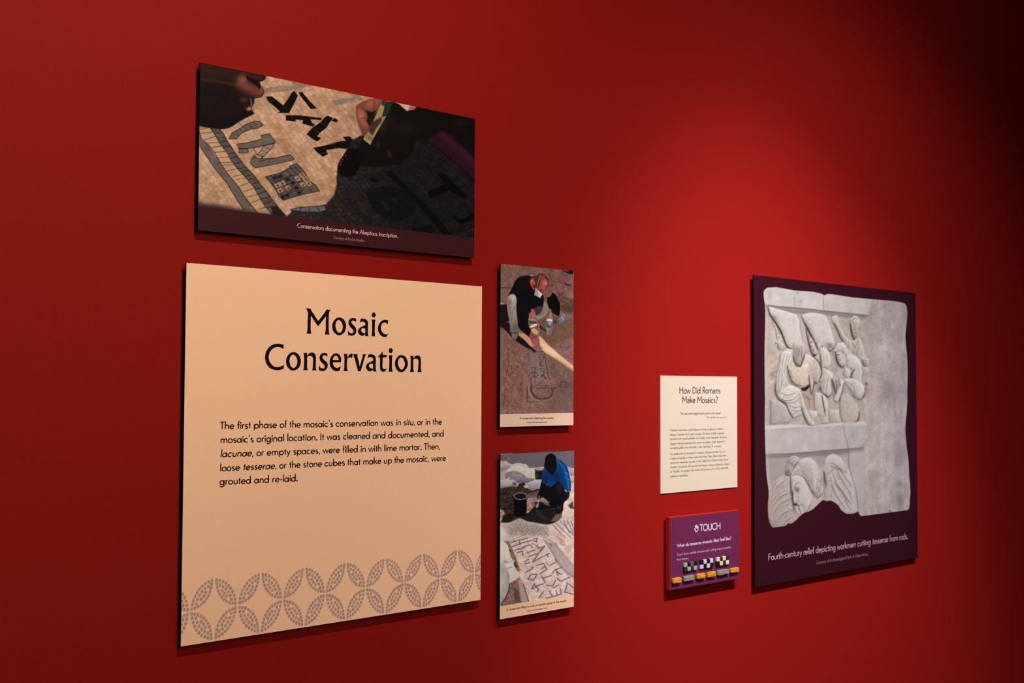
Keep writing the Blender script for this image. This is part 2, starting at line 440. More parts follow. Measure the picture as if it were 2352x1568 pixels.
def paint_documenting(p):
    p.base((188, 141, 106))
    allv = np.arange(len(p.u))
    p.grain(46, 0.035, 3, rot=50, asp=1.6, tint=(1, 1, 1)); p.grain(30, 0.12, 9, rot=50)
    near = np.clip((p.v-200)/260, 0, 1)
    p.tiles(allv, 54, -20, 13.5, 10.5, 0.15, (128, 92, 70), 0.36, 0.75, wob=1.0, k=4)
    # grey stone bands near the top
    g = (118, 106, 92)
    for f, pl in ((A1, [(1160,540),(1420,500),(1560,515),(1830,468),(1900,500),(1600,560),(1450,590),(1160,612)]),
                  (A1, [(1560,440),(1700,462),(1880,500),(1700,520),(1590,500)]),
                  (A1, [(2160,735),(2352,700),(2352,775),(2230,790)]),
                  (B1, [(70,330),(370,285),(440,310),(400,350),(140,400)]), (B1, [(340,228),(470,245),(560,325),(470,345)]),
                  (B1, [(310,550),(420,540),(450,655),(400,650)])):
        i, m = p.fill(f(pl), g, 2.0, 0.7)
        p.grain(40, 0.2, 5, i, m=m)
    # inscription in black cubes
    K = (10, 9, 8)
    V1 = [(1180,665),(1270,660),(1440,795),(1500,720),(1580,590),(1612,585),(1660,650),(1630,720),(1530,910),(1350,912),(1395,890),(1330,830),(1220,745)]
    V2 = [(1670,605),(1722,595),(1830,720),(1945,845),(1850,850),(1790,770),(1700,660)]
    LA = [(1480,945),(1560,945),(1700,945),(1840,965),(2020,985),(2015,1015),(1960,1015),(1850,1005),(1870,1060),(1920,1085),(1890,1115),(1830,1100),(1725,1065),(1740,1020),(1630,1008),(1620,1040),(1480,1022)]
    LB = [(2105,950),(2190,985),(2160,1030),(2130,1060),(2090,1130),(1980,1220),(1950,1260),(2010,1290),(1950,1340),(1880,1300),(1790,1230),(1880,1130),(2000,1050),(2060,980)]
    LC = [(2215,985),(2265,1020),(2238,1055),(2165,1025)]
    for q in (V1, V2, LA, LB, LC): p.fill(A1(q), K, 0.8)
    for a, b in (((1560,945),(1590,1000)),((1690,950),(1720,985)),((1835,965),(1850,1005)),((1940,985),(1950,1010)),((1900,1150),(1985,1200)),((1880,1290),(1930,1250)),((2000,1050),(2090,1110)),((1430,840),(1500,825)),((1225,745),(1280,730)),((1770,760),(1830,740))):
        p.stroke(A1([a, b]), 0.7, (120, 98, 70), 0.5, 0.6)
    T = A1([(1890,1435),(2060,1398),(2240,1360)])+B1([(0,990),(165,950),(290,935),(245,880),(345,868),(430,950),(510,1010),(490,1120),(300,1060),(190,1045),(0,1075)])+C1([(2085,115),(2115,155),(2035,195),(1950,130)])
    p.fill(T, K, 0.8)
    for a, b in (((2050,1410),(2090,1470)),((2180,1380),(2230,1440)),((1985,1530),(2090,1500))): p.stroke(A1([a, b]), 0.7, (110, 92, 66), 0.5, 0.6)
    # stencilled grey courses at the left, drawn round in black ink
    ol, gs = (20, 17, 20), (96, 83, 74)
    band1 = A1([(180,1190),(215,1300),(330,1400),(430,1568)])+C1([(430,170),(600,440),(780,660),(960,920),(1060,1040),(860,1000),(720,800),(600,600),(420,380),(300,200),(190,40)])+A1([(180,1400)])
    i, m = p.fill(band1, gs, 1.0, 0.92); p.grain(34, 0.13, 15, i, rot=55, m=m)
    band3 = A1([(340,1130),(410,1230),(490,1372)])+C1([(600,130),(640,220),(750,370),(870,500),(990,640),(1080,800),(1170,940),(1290,1080),(1480,1080),(1350,930),(1250,800),(1180,700),(1110,620),(1010,480),(880,350),(740,170),(630,0)])+A1([(550,1230),(480,1140)])
    i, m = p.fill(band3, (80, 70, 63), 1.0, 0.93); p.grain(40, 0.10, 18, i, rot=55, m=m)
    mid = A1([(190,1160),(330,1130),(410,1230),(490,1372)])+C1([(600,130),(640,220),(750,370),(870,500),(990,640),(1080,800),(1170,940),(1060,990),(960,920),(780,660),(600,440),(430,170)])+A1([(330,1400),(215,1300)])
    i, m = p.fill(mid, (196, 150, 108), 1.5, 0.55)
    for e in (A1([(180,1190),(215,1300),(330,1400),(410,1500)])+C1([(430,170),(520,320),(600,440),(700,560),(780,660),(860,790),(960,920),(1060,1040)]),
              C1([(190,40),(300,200),(420,380),(600,600),(720,800),(850,1000)]),
              A1([(340,1130),(410,1230),(490,1372)])+C1([(600,130),(640,220),(750,370),(870,500),(990,640),(1080,800),(1170,940),(1290,1080)]),
              A1([(480,1140),(550,1230),(630,1372)])+C1([(740,170),(880,350),(1010,480),(1110,620),(1180,700),(1250,800),(1350,930),(1480,1080)])):
        p.stroke(e, 1.5, ol, 0.6, 0.92)
    for a, b in (((375,55),(560,28)),((425,130),(590,110)),((460,210),(630,195)),((515,285),(690,278)),((530,322),(720,315)),((600,405),(765,372)),((690,490),(850,455)),((740,535),(880,510)),((780,640),(950,572)),((840,720),(1000,670)),((900,800),(1060,762)),((960,885),(1110,830)),((1060,985),(1180,945))):
        p.stroke(C1([a, b]), 1.1, ol, 0.6, 0.85)
    for a, b in (((200,1215),(390,1195)),((260,1315),(420,1260)),((300,1365),(470,1350)),((370,1430),(530,1405)),((420,1500),(560,1490)),((190,1160),(330,1130)),((410,1225),(500,1190)),((450,1290),(560,1275)),((490,1350),(600,1330)),((540,1430),(640,1405))):
        p.stroke(A1([a, b]), 1.1, ol, 0.6, 0.85)
    for a, b in (((550,45),(650,30)),((610,150),(710,130)),((650,215),(750,180)),((700,295),(810,278)),((760,380),(890,350)),((800,420),(915,395)),((870,500),(970,460)),((915,545),(1030,505)),((975,610),(1070,570)),((1020,690),(1140,650)),((1060,750),(1190,710)),((1100,830),(1250,790)),((1150,895),(1290,850)),((1190,960),(1340,920)),((1270,1030),(1400,990))):
        p.stroke(C1([a, b]), 1.3, ol, 0.6, 0.9)
    def out(pl, w=1.4, fillc=gs):
        i, m = p.fill(pl, fillc, 0.8, 0.93); p.grain(30, 0.16, 21, i, m=m); p.stroke(pl+[pl[0]], w, ol, 0.6, 0.9)
    out(A1([(622,1300),(670,1210),(780,1150),(850,1095),(1000,1035),(1080,1035),(1145,1090),(1060,1140),(980,1150),(860,1190),(790,1240),(740,1300)]))
    for a, b in (((680,1220),(780,1250)),((850,1100),(890,1170)),((930,1065),(980,1140)),((990,1045),(1060,1140)),((780,1150),(840,1190)),((770,1050),(820,1110))): p.stroke(A1([a, b]), 1.1, ol, 0.6, 0.85)
    out(A1([(745,1375),(880,1362),(1020,1325),(1130,1300),(1105,1245),(1240,1220),(1275,1280),(1325,1335),(1310,1360),(1140,1400),(1050,1425),(900,1445),(775,1440)]))
    out(A1([(775,1447),(905,1447),(922,1500),(850,1515),(775,1505)]))
    out(A1([(1145,1405),(1310,1365)])+C1([(1245,90),(1170,170),(1090,240),(1070,268),(1130,190),(1050,160),(1110,100)]), fillc=(150, 122, 96))
    for a, b in (((1140,40),(1245,90)),((1115,100),(1200,140)),((1050,160),(1145,190))): p.stroke(C1([a, b]), 1.1, ol, 0.6, 0.85)
    p.stroke(C1([(980,60),(1030,130),(1035,160)]), 1.2, ol, 0.6, 0.85)
    out(C1([(955,250),(1000,170),(1060,228),(1310,215),(1540,163),(1605,230),(1590,242),(1310,308),(1020,365),(985,330),(945,290)]))
    p.stroke(C1([(1000,195),(1080,230)]), 1.1, ol, 0.6, 0.8); p.stroke(C1([(1070,268),(1300,215)]), 1.2, ol, 0.6, 0.8)
    # chequered letter
    chk = C1([(1170,495),(1385,440),(1540,355),(1535,335),(1640,290),(1690,340),(1760,420),(1840,560),(1930,620),(1985,710),(1790,750),(1600,800),(1440,850),(1380,790),(1320,680),(1270,610)])
    out(chk, fillc=(80, 72, 66))
    for c in ((1655,522),(1718,462),(1775,530),(1735,618),(1430,592),(1355,622),(1512,668),(1395,702),(1820,600)):
        p.fill(C1([(c[0]-52,c[1]-22),(c[0]+18,c[1]-46),(c[0]+52,c[1]+20),(c[0]-16,c[1]+46)]), (176, 134, 96), 0.8, 0.95)
        p.blob(*pt(C1, c[0]+4, c[1]+4), 2.3, 2.3, (40, 28, 26), 0.95)
    for c in ((1310,512),(1390,492),(1512,540),(1585,590),(1640,662),(1680,738),(1505,778),(1435,800)): p.blob(*pt(C1, *c), 5.5, 4.5, (14, 13, 16), 1.0)
    for a, b, c in (((1170,495),(1300,560),(1560,470)),((1250,475),(1330,570),(1440,850)),((1320,462),(1400,570),(1540,760)),((1390,440),(1470,540),(1600,800)),((1480,390),(1590,500),(1740,680)),((1540,345),(1690,510),(1880,720)),((1600,330),(1720,450),(1840,590)),((1270,610),(1440,545),(1560,480)),((1320,680),(1500,610),(1740,560)),((1350,760),(1560,690),(1800,640)),((1540,370),(1600,370),(1690,340)),((1560,480),(1640,460),(1760,420)),((1420,800),(1560,730),(1740,690))):
        p.stroke(C1(smooth([a, b, c], False)), 1.1, ol, 0.6, 0.85)
    # evening shade over the right half and along the bottom edge
    sh = B1([(560,700),(535,850),(410,915),(330,1000),(280,1130),(200,1240)])+D1([(165,50),(150,180),(158,280),(110,450),(0,570)])+C1([(2150,850),(2080,905),(2000,930),(1840,945),(1700,950),(1560,985),(1560,1030),(1500,1085),(1460,1200)])+[(660,560),(1200,640),(1200,150),(900,200)]
    i, m = p.fill(sh, (43, 36, 35), 2.6, 0.95)
    mm = m*np.clip((p.u[i]-700)/220, 0, 1)*0.75; p.mix(i, mm, (15, 14, 17))
    p.tiles(i, 52, -14, 14, 11.5, 0.28, (18, 16, 18), 0.6, 1.2, k=14, m=m)
    p.grain(16, 0.1, 25, i, m=m)
    i, m = p.fill(C1([(120,860),(300,905),(450,912),(640,950),(850,985),(1050,1035),(1480,1080),(1480,1300),(120,1300)]), (40, 33, 34), 7, 0.85)
    fr = C1([(1545,985),(1620,965),(1760,950),(1960,940),(2060,930),(2085,1000),(1990,1025),(1840,1020),(1700,1015),(1580,1000)])
    i, m = p.fill(fr, (104, 96, 94), 1.2, 0.9); p.stroke(fr+[fr[0]], 1.0, (16, 15, 20), 0.6, 0.9)
    for a, b in (((1705,950),(1695,1010)),((1830,950),(1830,1020)),((1955,945),(1985,1025))): p.stroke(C1([a, b]), 1.4, (14, 13, 18), 0.6, 0.9)
    p.fill(C1([(1250,950),(1340,935),(1480,1080),(1300,1080)]), (22, 24, 27), 1.5, 0.9)
    # dim letters in the shade
    q = (7, 7, 10)
    i, m = p.fill(D1(smooth([(590,400),(750,340),(950,318),(1150,375),(1290,440),(1340,620),(1300,720),(1200,790),(1060,840),(920,800),(700,660),(640,540)])), (11, 13, 17), 1.2, 0.92)
    for a in ([(620,400),(800,500),(1000,620)],[(850,330),(950,450),(1150,600)],[(640,560),(900,560),(1300,640)],[(1050,340),(1080,560),(1060,820)],[(700,660),(950,640),(1200,760)]): p.stroke(D1(a), 0.9, (4, 4, 6), 0.6, 0.8)
    for c in ((850,560),(1030,520),(910,640)): p.blob(*pt(D1, *c), 8, 5, (38, 33, 32), 0.8, 30)
    p.fill(D1([(850,90),(970,70),(1300,400),(1600,700),(1900,1060),(1780,1060),(1500,740),(1250,450)]), q, 1.6, 0.92)
    p.fill(D1([(1680,130),(1760,110),(1940,290),(2120,460),(2080,510),(1840,370),(1560,500),(1510,400),(1770,280)]), (4, 4, 5), 1.6, 0.9)
    p.fill(D1([(1870,760),(1920,740),(2000,820),(2240,710),(2240,790),(2020,890)]), (4, 4, 5), 1.6, 0.9)
    p.fill(D1([(620,210),(700,160),(795,240),(720,262)]), (8, 7, 8), 1.5, 0.9)
    p.fill(D1([(1280,950),(1560,880),(1640,980),(1560,1040),(1350,1000)]), q, 1.6, 0.8)
    p.stroke(D1([(1990,1062),(2225,935)]), 1.2, (48, 44, 46), 0.8, 0.8)
    # brush tip and the smear of black cubes under it
    p.fill(B1(smooth([(330,1060),(230,1190),(168,1310),(172,1390),(260,1470),(370,1492),(450,1420),(520,1240),(520,1050)])), (7, 6, 7), 1.3, 1.0)
    for c in ((285,1160),(245,1215),(215,1255),(205,1290)): p.blob(*pt(B1, *c), 1.6, 1.6, (170, 150, 150), 0.7)
    # left hand in shade
    h = A1(smooth([(150,100),(700,200),(1180,340),(1175,395),(1130,432),(1088,442),(1108,500),(1150,560),(1150,622),(1100,678),(1010,690),(1000,770),(982,805),(976,870),(1003,920),(760,1050),(690,1100),(600,1140),(500,1150),(330,1130),(150,1100)], corner=60))
    i, m = p.fill(h, (24, 15, 14), 1.0)
    p.fill(A1([(150,100),(700,240),(700,420),(150,380)]), (54, 28, 22), 16, 0.75)
    p.stroke(A1([(150,405),(420,425),(760,495)]), 5, (78, 36, 18), 4, 0.7)
    p.blob(*pt(A1, 830,420), 15, 17, (150, 84, 58), 0.85, 20); p.blob(*pt(A1, 930,530), 26, 13, (122, 64, 50), 0.9, 15); p.blob(*pt(A1, 1040,600), 18, 12, (116, 60, 48), 0.85)
    p.blob(*pt(A1, 1060,375), 15, 7, (62, 34, 32), 0.9, 10); p.blob(*pt(A1, 1115,570), 6, 10, (150, 84, 62), 0.6)
    p.fill(A1(smooth([(880,340),(960,390),(1080,450),(1100,500),(1088,555),(1010,480),(900,412)])), (16, 10, 10), 1.5, 0.95)
    p.blob(*pt(A1, 850,715), 10, 8, (84, 42, 36), 0.8); p.stroke(A1([(870,660),(985,665),(1000,700)]), 3, (30, 18, 18), 1.5, 0.8)
    p.stroke(A1([(955,700),(968,795)]), 2.4, (150, 112, 92), 1, 0.85); p.blob(*pt(A1, 930,848), 7.5, 5.5, (196, 134, 74), 0.95, -30)
    p.fill(A1(smooth([(150,950),(400,990),(700,985),(780,950),(850,850),(900,880),(980,885),(1003,920),(760,1050),(690,1100),(600,1140),(500,1150),(330,1130),(150,1100)], corner=60)), (12, 12, 15), 3, 0.92)
    # right hand, sleeve and pen
    big = B1([(610,760),(700,645),(760,600),(830,560),(940,360),(985,345),(1080,390),(1200,492),(1320,450),(1345,415),(1600,470),(2300,600),(2300,1330),(1760,830),(1500,930),(1340,900),(1300,1100),(1120,1290),(700,1330),(500,1300),(500,1000),(560,900)])
    p.fill(big, (13, 10, 10), 1.8, 0.96)
    p.fill(B1([(690,250),(1345,395),(1345,424),(1215,490),(1180,468),(1090,385),(995,352),(930,325)]), (198, 166, 132), 1.2, 1)
    p.fill(B1([(1255,415),(1350,420),(1330,460),(1260,480),(1225,470)]), (158, 88, 80), 1.4, 0.95)
    fin = B1(smooth([(440,410),(540,350),(700,298),(860,318),(800,430),(712,580),(655,700),(640,760),(570,880),(540,850),(500,750),(470,680),(445,560)]))
    p.fill(fin, (116, 60, 48), 1.0)
    p.blob(*pt(B1, 520,560), 9, 17, (186, 104, 84), 0.85, -12); p.blob(*pt(B1, 650,385), 15, 10, (158, 92, 72), 0.8, -20); p.blob(*pt(B1, 590,700), 8, 15, (170, 92, 72), 0.8, -30)
    p.blob(*pt(B1, 750,350), 10, 8, (150, 84, 66), 0.7)
    p.fill(B1(smooth([(590,480),(700,500),(745,465),(705,600),(655,712),(612,660),(618,560)])), (22, 12, 11), 1.6, 0.95)
    p.stroke(B1(smooth([(520,425),(580,480),(612,560),(605,640)], False)), 1.6, (60, 28, 22), 1, 0.85); p.stroke(B1([(520,600),(570,590),(650,710)]), 1.4, (62, 28, 22), 1, 0.8); p.stroke(B1([(715,330),(725,400),(700,480)]), 1.4, (60, 30, 24), 1, 0.7)
    p.blob(*pt(B1, 790,690), 27, 19, (56, 32, 31), 0.85, -25); p.blob(*pt(B1, 720,780), 4, 4, (78, 50, 56), 0.8); p.blob(*pt(B1, 1180,740), 40, 20, (28, 20, 18), 0.7)
    p.blob(*pt(B1, 765,985), 6, 9, (54, 27, 18), 0.85); p.blob(*pt(B1, 945,1130), 5.5, 9, (70, 30, 20), 0.9, -15)
    pen = B1([(840,322),(990,352),(960,450),(840,660),(700,905),(658,998),(550,915),(640,770),(720,600)])
    p.fill(pen, (150, 131, 78), 0.8); p.fill(B1([(900,350),(990,352),(955,500),(905,560),(830,582),(870,430)]), (16, 36, 27), 1.0, 0.95)
    for k in range(5): p.stroke(B1([(880+10*k,560-45*k),(960,470-30*k)]), 0.8, (60, 80, 62), 0.6, 0.5)
    p.fill(B1([(840,325),(905,350),(880,430),(815,385)]), (18, 54, 42), 0.8, 0.95); p.fill(B1([(850,322),(920,340),(910,362),(862,350)]), (140, 20, 18), 0.8)
    p.fill(B1([(690,650),(830,575),(830,640),(740,760),(690,860),(630,800)]), (58, 33, 32), 2.0, 0.9)
    p.fill(B1([(590,850),(620,830),(700,905),(658,998),(550,915)]), (158, 140, 84), 0.8)
    for k in range(4): p.stroke(B1([(606+26*k,862+16*k),(600+26*k,900+16*k)]), 1.6, (34, 34, 22), 0.7, 0.8)
    p.stroke(B1([(615,845),(690,905)]), 2, (40, 36, 26), 1, 0.6)
    p.fill(B1([(550,915),(658,998),(600,1110),(520,1230),(440,1290),(440,1200),(500,1010)]), (8, 10, 8), 1.0)
    p.fill(B1([(1480,930),(1740,790),(1900,900),(2300,1270),(2300,1610),(1760,1120)]), (40, 14, 25), 2.2, 0.97)
    p.stroke(B1([(1745,850),(2000,1080),(2300,1360)]), 14, (62, 21, 40), 9, 0.8); p.stroke(B1([(1480,925),(1760,1120),(2300,1600)]), 1.8, (6, 5, 7), 1.2, 0.9)
    p.blob(*pt(B1, 2020,670), 18, 12, (27, 17, 14), 0.9)
    p.grain(10, 0.5, 44, o=2)

# ------------------------------------------------------------------ picture 2: a person in black crouching on a dusty floor
A3, B3 = frame(1130, 595, 7.838), frame(1130, 795, 7.648)
def paint_cleaning(p):
    p.base((122, 85, 75))
    t = np.clip((p.v-605)/340, 0, 1)[:, None]
    p.c = p.c*(1-t)+np.array((136, 93, 83))*t
    p.grain(22, 0.04, 3); p.grain(40, 0.22, 8, asp=.5, rot=-35); p.grain(64, 0.6, 12, o=2, tint=(1, .93, .9))
    p.fill(A3([(400,60),(560,60),(380,460),(330,460)]), (128, 98, 84), 4, 0.5)
    for k in range(7): p.stroke(A3([(560+45*k,90+8*k),(600+40*k,280)]), 1.2, (84, 62, 52), 1, 0.5)
    p.fill(A3([(150,540),(360,540),(300,800),(150,760)]), (128, 92, 76), 6, 0.6)
    for s_ in ([(880,150),(960,240),(1050,310),(1200,370)], [(1010,260),(1060,380),(1280,420)], [(1020,350),(1150,420),(1300,430)], [(1220,340),(1320,400)]): p.stroke(A3(smooth(s_, False)), 1.0, (70, 52, 46), 0.7, 0.7)
    p.fill(A3([(1250,195),(1480,195),(1480,215),(1450,272),(1380,262),(1300,230)]), (13, 11, 15), 1, 0.95); p.stroke(A3([(1290,200),(1370,215)]), 3, (92, 88, 108), 1, 0.8)
    p.fill(A3(smooth([(1295,425),(1340,440),(1440,475),(1400,485),(1310,460)])), (48, 33, 26), 1, 0.9)
    p.stroke(A3(smooth([(150,528),(200,512),(260,515),(400,520)], False)), 1.5, (22, 18, 20), 0.6, 0.9)
    # trench edge
    i, m = p.fill(A3([(1160,600),(1300,580),(1475,580),(1475,1000),(1320,1010),(1220,920),(1215,780)]), (98, 70, 58), 3, 0.9); p.grain(70, 0.25, 31, i, m=m)
    i, m = p.fill(A3([(1300,600),(1475,590),(1475,700),(1360,690)]), (150, 112, 98), 4, 0.7); p.grain(80, 0.4, 32, i, m=m)
    i, m = p.fill(A3([(1250,840),(1475,830),(1475,960),(1300,960)]), (72, 46, 38), 5, 0.6); p.grain(60, 0.3, 33, i, m=m)
    p.fill(A3([(930,600),(1090,590),(1080,680),(960,660)]), (118, 88, 56), 2, 0.8)
    p.fill(A3(smooth([(985,690),(1050,670),(1090,600),(1160,650),(1190,730),(1225,790),(1222,930),(1210,1030),(1150,1005),(1060,940),(1005,820)], corner=60)), (10, 8, 9), 0.9)
    i, m = p.fill(A3([(820,1060),(1060,950),(1220,1040),(1475,1080),(1475,1400),(1000,1568),(850,1400)]), (100, 72, 54), 6, 0.6); p.grain(44, 0.2, 36, i, m=m)
    # shadow and sun on the floor
    sh = A3([(150,820),(290,815),(330,1000),(320,1110),(260,1130),(320,1150),(330,1320),(470,1330),(560,1420),(700,1568)])+B3([(760,80),(740,110),(690,60),(560,0)])+A3([(470,1500),(350,1400),(250,1285),(150,1210)])
    p.fill(sh, (22, 16, 16), 1.4, 0.95)
    p.fill(A3([(140,760),(215,805),(140,820)]), (205, 158, 130), 1, 0.9)
    p.fill(A3([(470,1325),(610,1340),(680,1420),(760,1568),(690,1568),(600,1470),(480,1370)]), (196, 150, 108), 1.2, 0.95)
    p.fill(A3([(700,1265),(760,1238),(835,1300),(812,1362),(725,1335)]), (208, 164, 118), 1, 0.95)
    p.fill(A3([(835,1380),(880,1395),(930,1450),(985,1510),(1040,1568)])+B3([(1100,70),(1190,150),(1290,235),(1380,310),(1440,355),(1440,450),(1300,345),(1180,262),(1050,180),(930,110),(860,50)]), (228, 182, 138), 2.2, 0.95)
    i, m = p.fill(B3([(860,-60),(960,-20),(1080,70),(1180,180),(1080,150),(940,70)]), (240, 202, 162), 4, 0.6); p.grain(50, 0.4, 37, i, m=m)
    p.stroke(A3([(480,1220),(510,1290),(560,1320)]), 2, (150, 96, 50), 0.8, 0.8)
    # mosaic inscription and frame
    p.fill(B3([(620,130),(840,60),(960,200),(1000,560),(700,660),(640,400)]), (128, 112, 110), 12, 0.5)
    i, m = p.fill(B3([(960,180),(1200,260),(1440,420),(1440,1000),(1180,760),(1020,480)]), (112, 88, 72), 8, 0.5); p.tiles(i, 30, 110, 3.2, 2.6, 0.5, (70, 54, 46), 0.6, 0.5, k=3, m=m)
    LT = (44, 38, 42)
    for s_ in ([(830,95),(900,95),(830,30),(895,28)], [(865,130),(872,132)], smooth([(825,185),(850,150),(890,160),(915,200),(890,240),(845,235),(825,195)], False), [(830,200),(910,190)],
               [(905,270),(840,275),(845,350),(915,345)], [(842,312),(905,310)], [(850,390),(915,385)], [(850,390),(852,420)], [(860,440),(920,420),(900,480),(960,470)], [(865,540),(900,500),(960,555),(930,570)], [(870,500),(960,560)],
               [(700,375),(770,380),(745,440),(775,470)], [(690,470),(780,460)], [(690,520),(775,530),(770,560)], [(745,480),(750,560)], [(690,560),(690,600)], [(770,610),(765,640)]):
        p.stroke(B3(s_), 1.4, LT, 0.7, 0.8)
    p.stroke(B3([(915,120),(940,240),(960,380),(990,520),(995,560)]), 2.2, (58, 52, 58), 0.9, 0.8)
    p.fill(B3([(545,540),(605,540),(605,1000),(545,1010)]), (146, 102, 84), 3, 0.6)
    p.stroke(B3([(650,40),(652,340)]), 1.2, (76, 58, 50), 0.8, 0.7); p.stroke(B3([(530,600),(530,1000)]), 1.2, (80, 60, 52), 0.8, 0.6)
    p.stroke(B3([(618,740),(620,980),(1030,962)]), 2.2, (58, 46, 42), 0.9, 0.8)
    arcp = [(690,680),(690,780),(730,860),(800,910),(900,925),(1000,900),(1050,840),(1065,760)]
    p.stroke(B3(smooth(arcp, False)), 4.5, (66, 52, 46), 1, 0.85); p.stroke(B3(smooth([(650,700),(655,800),(700,900),(790,950),(900,965),(1030,930),(1100,850),(1115,760)], False)), 3.2, (158, 122, 100), 1, 0.7)
    i, m = p.fill(B3(smooth([(740,760),(860,740),(1050,750),(1040,830),(960,890),(860,895),(770,840)])), (140, 108, 84), 2, 0.7); p.tiles(i, 60, 150, 2.6, 2.2, 0.6, (84, 62, 50), 0.6, 0.5, k=7, m=m)
    p.stroke(B3([(790,742),(940,735),(1080,742),(1200,700)]), 2, (62, 48, 42), 0.9, 0.8); p.stroke(B3([(700,730),(800,680),(890,600)]), 1.8, (66, 52, 46), 0.9, 0.7)
    p.stroke(B3([(870,690),(990,690)]), 1.6, (70, 54, 46), 0.8, 0.7); p.stroke(B3([(1210,625),(1310,625),(1310,715),(1220,720),(1210,625)]), 1.8, (58, 46, 44), 0.8, 0.7)
    for k in range(9): p.stroke(B3([(1110+20*k,880-14*k),(1150+24*k,930-8*k)]), 1.0, (164, 128, 106), 0.7, 0.6)
    i, m = p.fill(B3([(590,985),(1300,930),(1300,1040),(590,1060)]), (150, 118, 92), 3, 0.55); p.tiles(i, 0, 90, 2.4, 2.2, 0.6, (92, 70, 56), 0.6, 0.5, k=9, m=m)
    for s_ in ([(300,20),(285,170),(290,330),(240,560)], [(290,510),(380,460)], [(230,760),(220,900),(200,1010)], [(270,900),(290,1010),(260,1070)], [(160,20),(180,120)], [(390,60),(430,20)], [(1130,620),(1200,700)], [(1210,760),(1280,840)]):
        p.stroke(B3(s_), 1.2, (66, 48, 44), 0.8, 0.75)
    rnd = random.Random(3)
    for k in range(150):
        x, y = rnd.uniform(140, 1420), rnd.uniform(60, 1150); p.blob(*pt(B3, x, y), rnd.uniform(.6, 1.5), rnd.uniform(.6, 1.3), rnd.choice([(60, 45, 42), (60, 45, 42), (180, 150, 128)]), 0.75)
    p.fill(B3([(1000,700),(1440,560),(1440,1180),(900,1180)]), (88, 64, 54), 22, 0.45)
    # the person: light trousers, black top, tied-back hair, paper mask
    i, m = p.fill(A3(smooth([(280,720),(310,650),(380,628),(435,670),(448,755),(432,850),(440,1000),(472,1180),(466,1330),(350,1320),(322,1150),(292,1000),(270,850)])), (138, 122, 112), 0.9)
    p.blob(*pt(A3, 372,705), 9, 12, (202, 190, 172), 0.9); p.blob(*pt(A3, 385,900), 6, 25, (176, 160, 146), 0.7); p.blob(*pt(A3, 420,1250), 9, 16, (88, 76, 72), 0.8); p.blob(*pt(A3, 320,760), 5, 7, (100, 84, 84), 0.7)
    p.stroke(A3([(400,860),(370,960),(350,1100)]), 2, (96, 82, 78), 1.2, 0.7); p.stroke(A3([(300,790),(330,900),(340,1000)]), 2, (100, 86, 80), 1.2, 0.6)
    p.fill(A3(smooth([(345,1330),(400,1322),(465,1330),(460,1395),(425,1450),(370,1430)])), (112, 100, 94), 0.9); p.stroke(A3([(345,1318),(465,1330)]), 2, (40, 34, 36), 1, 0.8)
    p.fill(A3(smooth([(925,765),(1000,830),(1015,910),(965,1010),(840,1092),(800,1062),(790,1020),(870,980)])), (146, 128, 112), 0.9)
    for k in range(5): p.stroke(A3(smooth([(985-18*k,840+10*k),(985-24*k,920+10*k),(900-20*k,1010+4*k)], False)), 0.9, (100, 86, 76), 0.7, 0.7)
    p.fill(A3([(650,1080),(720,1060),(800,1100),(780,1150),(700,1190),(650,1160)]), (152, 142, 124), 1.2, 0.9)
    p.fill(A3([(660,1100),(790,1120),(800,1160),(670,1170)]), (40, 33, 32), 1.5, 0.7)
    p.fill(A3(smooth([(668,1215),(790,1160),(815,1172),(805,1195),(700,1240)])), (228, 194, 164), 0.9)
    bd = smooth([(285,665),(360,520),(420,390),(520,308),(640,288),(770,308),(860,300),(790,560),(900,610),(935,700),(920,860),(850,860),(740,900),(670,1000),(662,1200),(705,1290),(662,1400),(560,1310),(480,1230),(458,1050),(440,850),(448,740),(420,650),(360,625)], corner=60)
    p.fill(A3(bd), (13, 12, 16), 0.8)
    p.stroke(A3([(500,315),(620,290),(760,305)]), 2.4, (70, 68, 78), 1.2, 0.7); p.blob(*pt(A3, 715,300), 3, 1.3, (200, 195, 198), 0.9)
    p.fill(A3(smooth([(745,900),(830,840),(925,850),(880,960),(800,1020),(770,960)])), (52, 45, 54), 1.4, 0.9)
    p.stroke(A3([(780,870),(850,980)]), 1.5, (34, 30, 38), 1, 0.7)
    hd = smooth([(690,400),(722,345),(790,318),(850,268),(930,265),(1000,330),(1022,440),(990,520),(930,602),(860,560),(800,500),(760,560),(700,480)])
    p.fill(A3(hd), (146, 66, 54), 0.8); p.blob(*pt(A3, 955,440), 6, 8, (218, 112, 96), 0.9); p.blob(*pt(A3, 925,520), 5, 7, (182, 80, 70), 0.8); p.blob(*pt(A3, 880,560), 3.5, 3, (70, 34, 34), 0.8); p.stroke(A3([(965,500),(985,520),(960,545)]), 1.6, (90, 40, 36), 0.8, 0.8); p.stroke(A3([(930,470),(985,480)]), 1.3, (110, 48, 42), 0.8, 0.8)
    p.fill(A3(smooth([(755,350),(850,268),(935,265),(1000,330),(1018,400),(960,345),(880,380),(835,510),(780,545),(740,490),(770,420)])), (66, 35, 28), 1.0, 0.97)
    for k in range(5): p.stroke(A3(smooth([(790+22*k,340-14*k),(800+18*k,420-10*k),(790+12*k,500-30*k)], False)), 1.0, (106, 62, 48), 0.8, 0.6)
    p.blob(*pt(A3, 915,330), 7, 6, (150, 90, 76), 0.7); p.stroke(A3([(1005,335),(1022,440),(990,520)]), 2, (48, 26, 22), 1, 0.8)
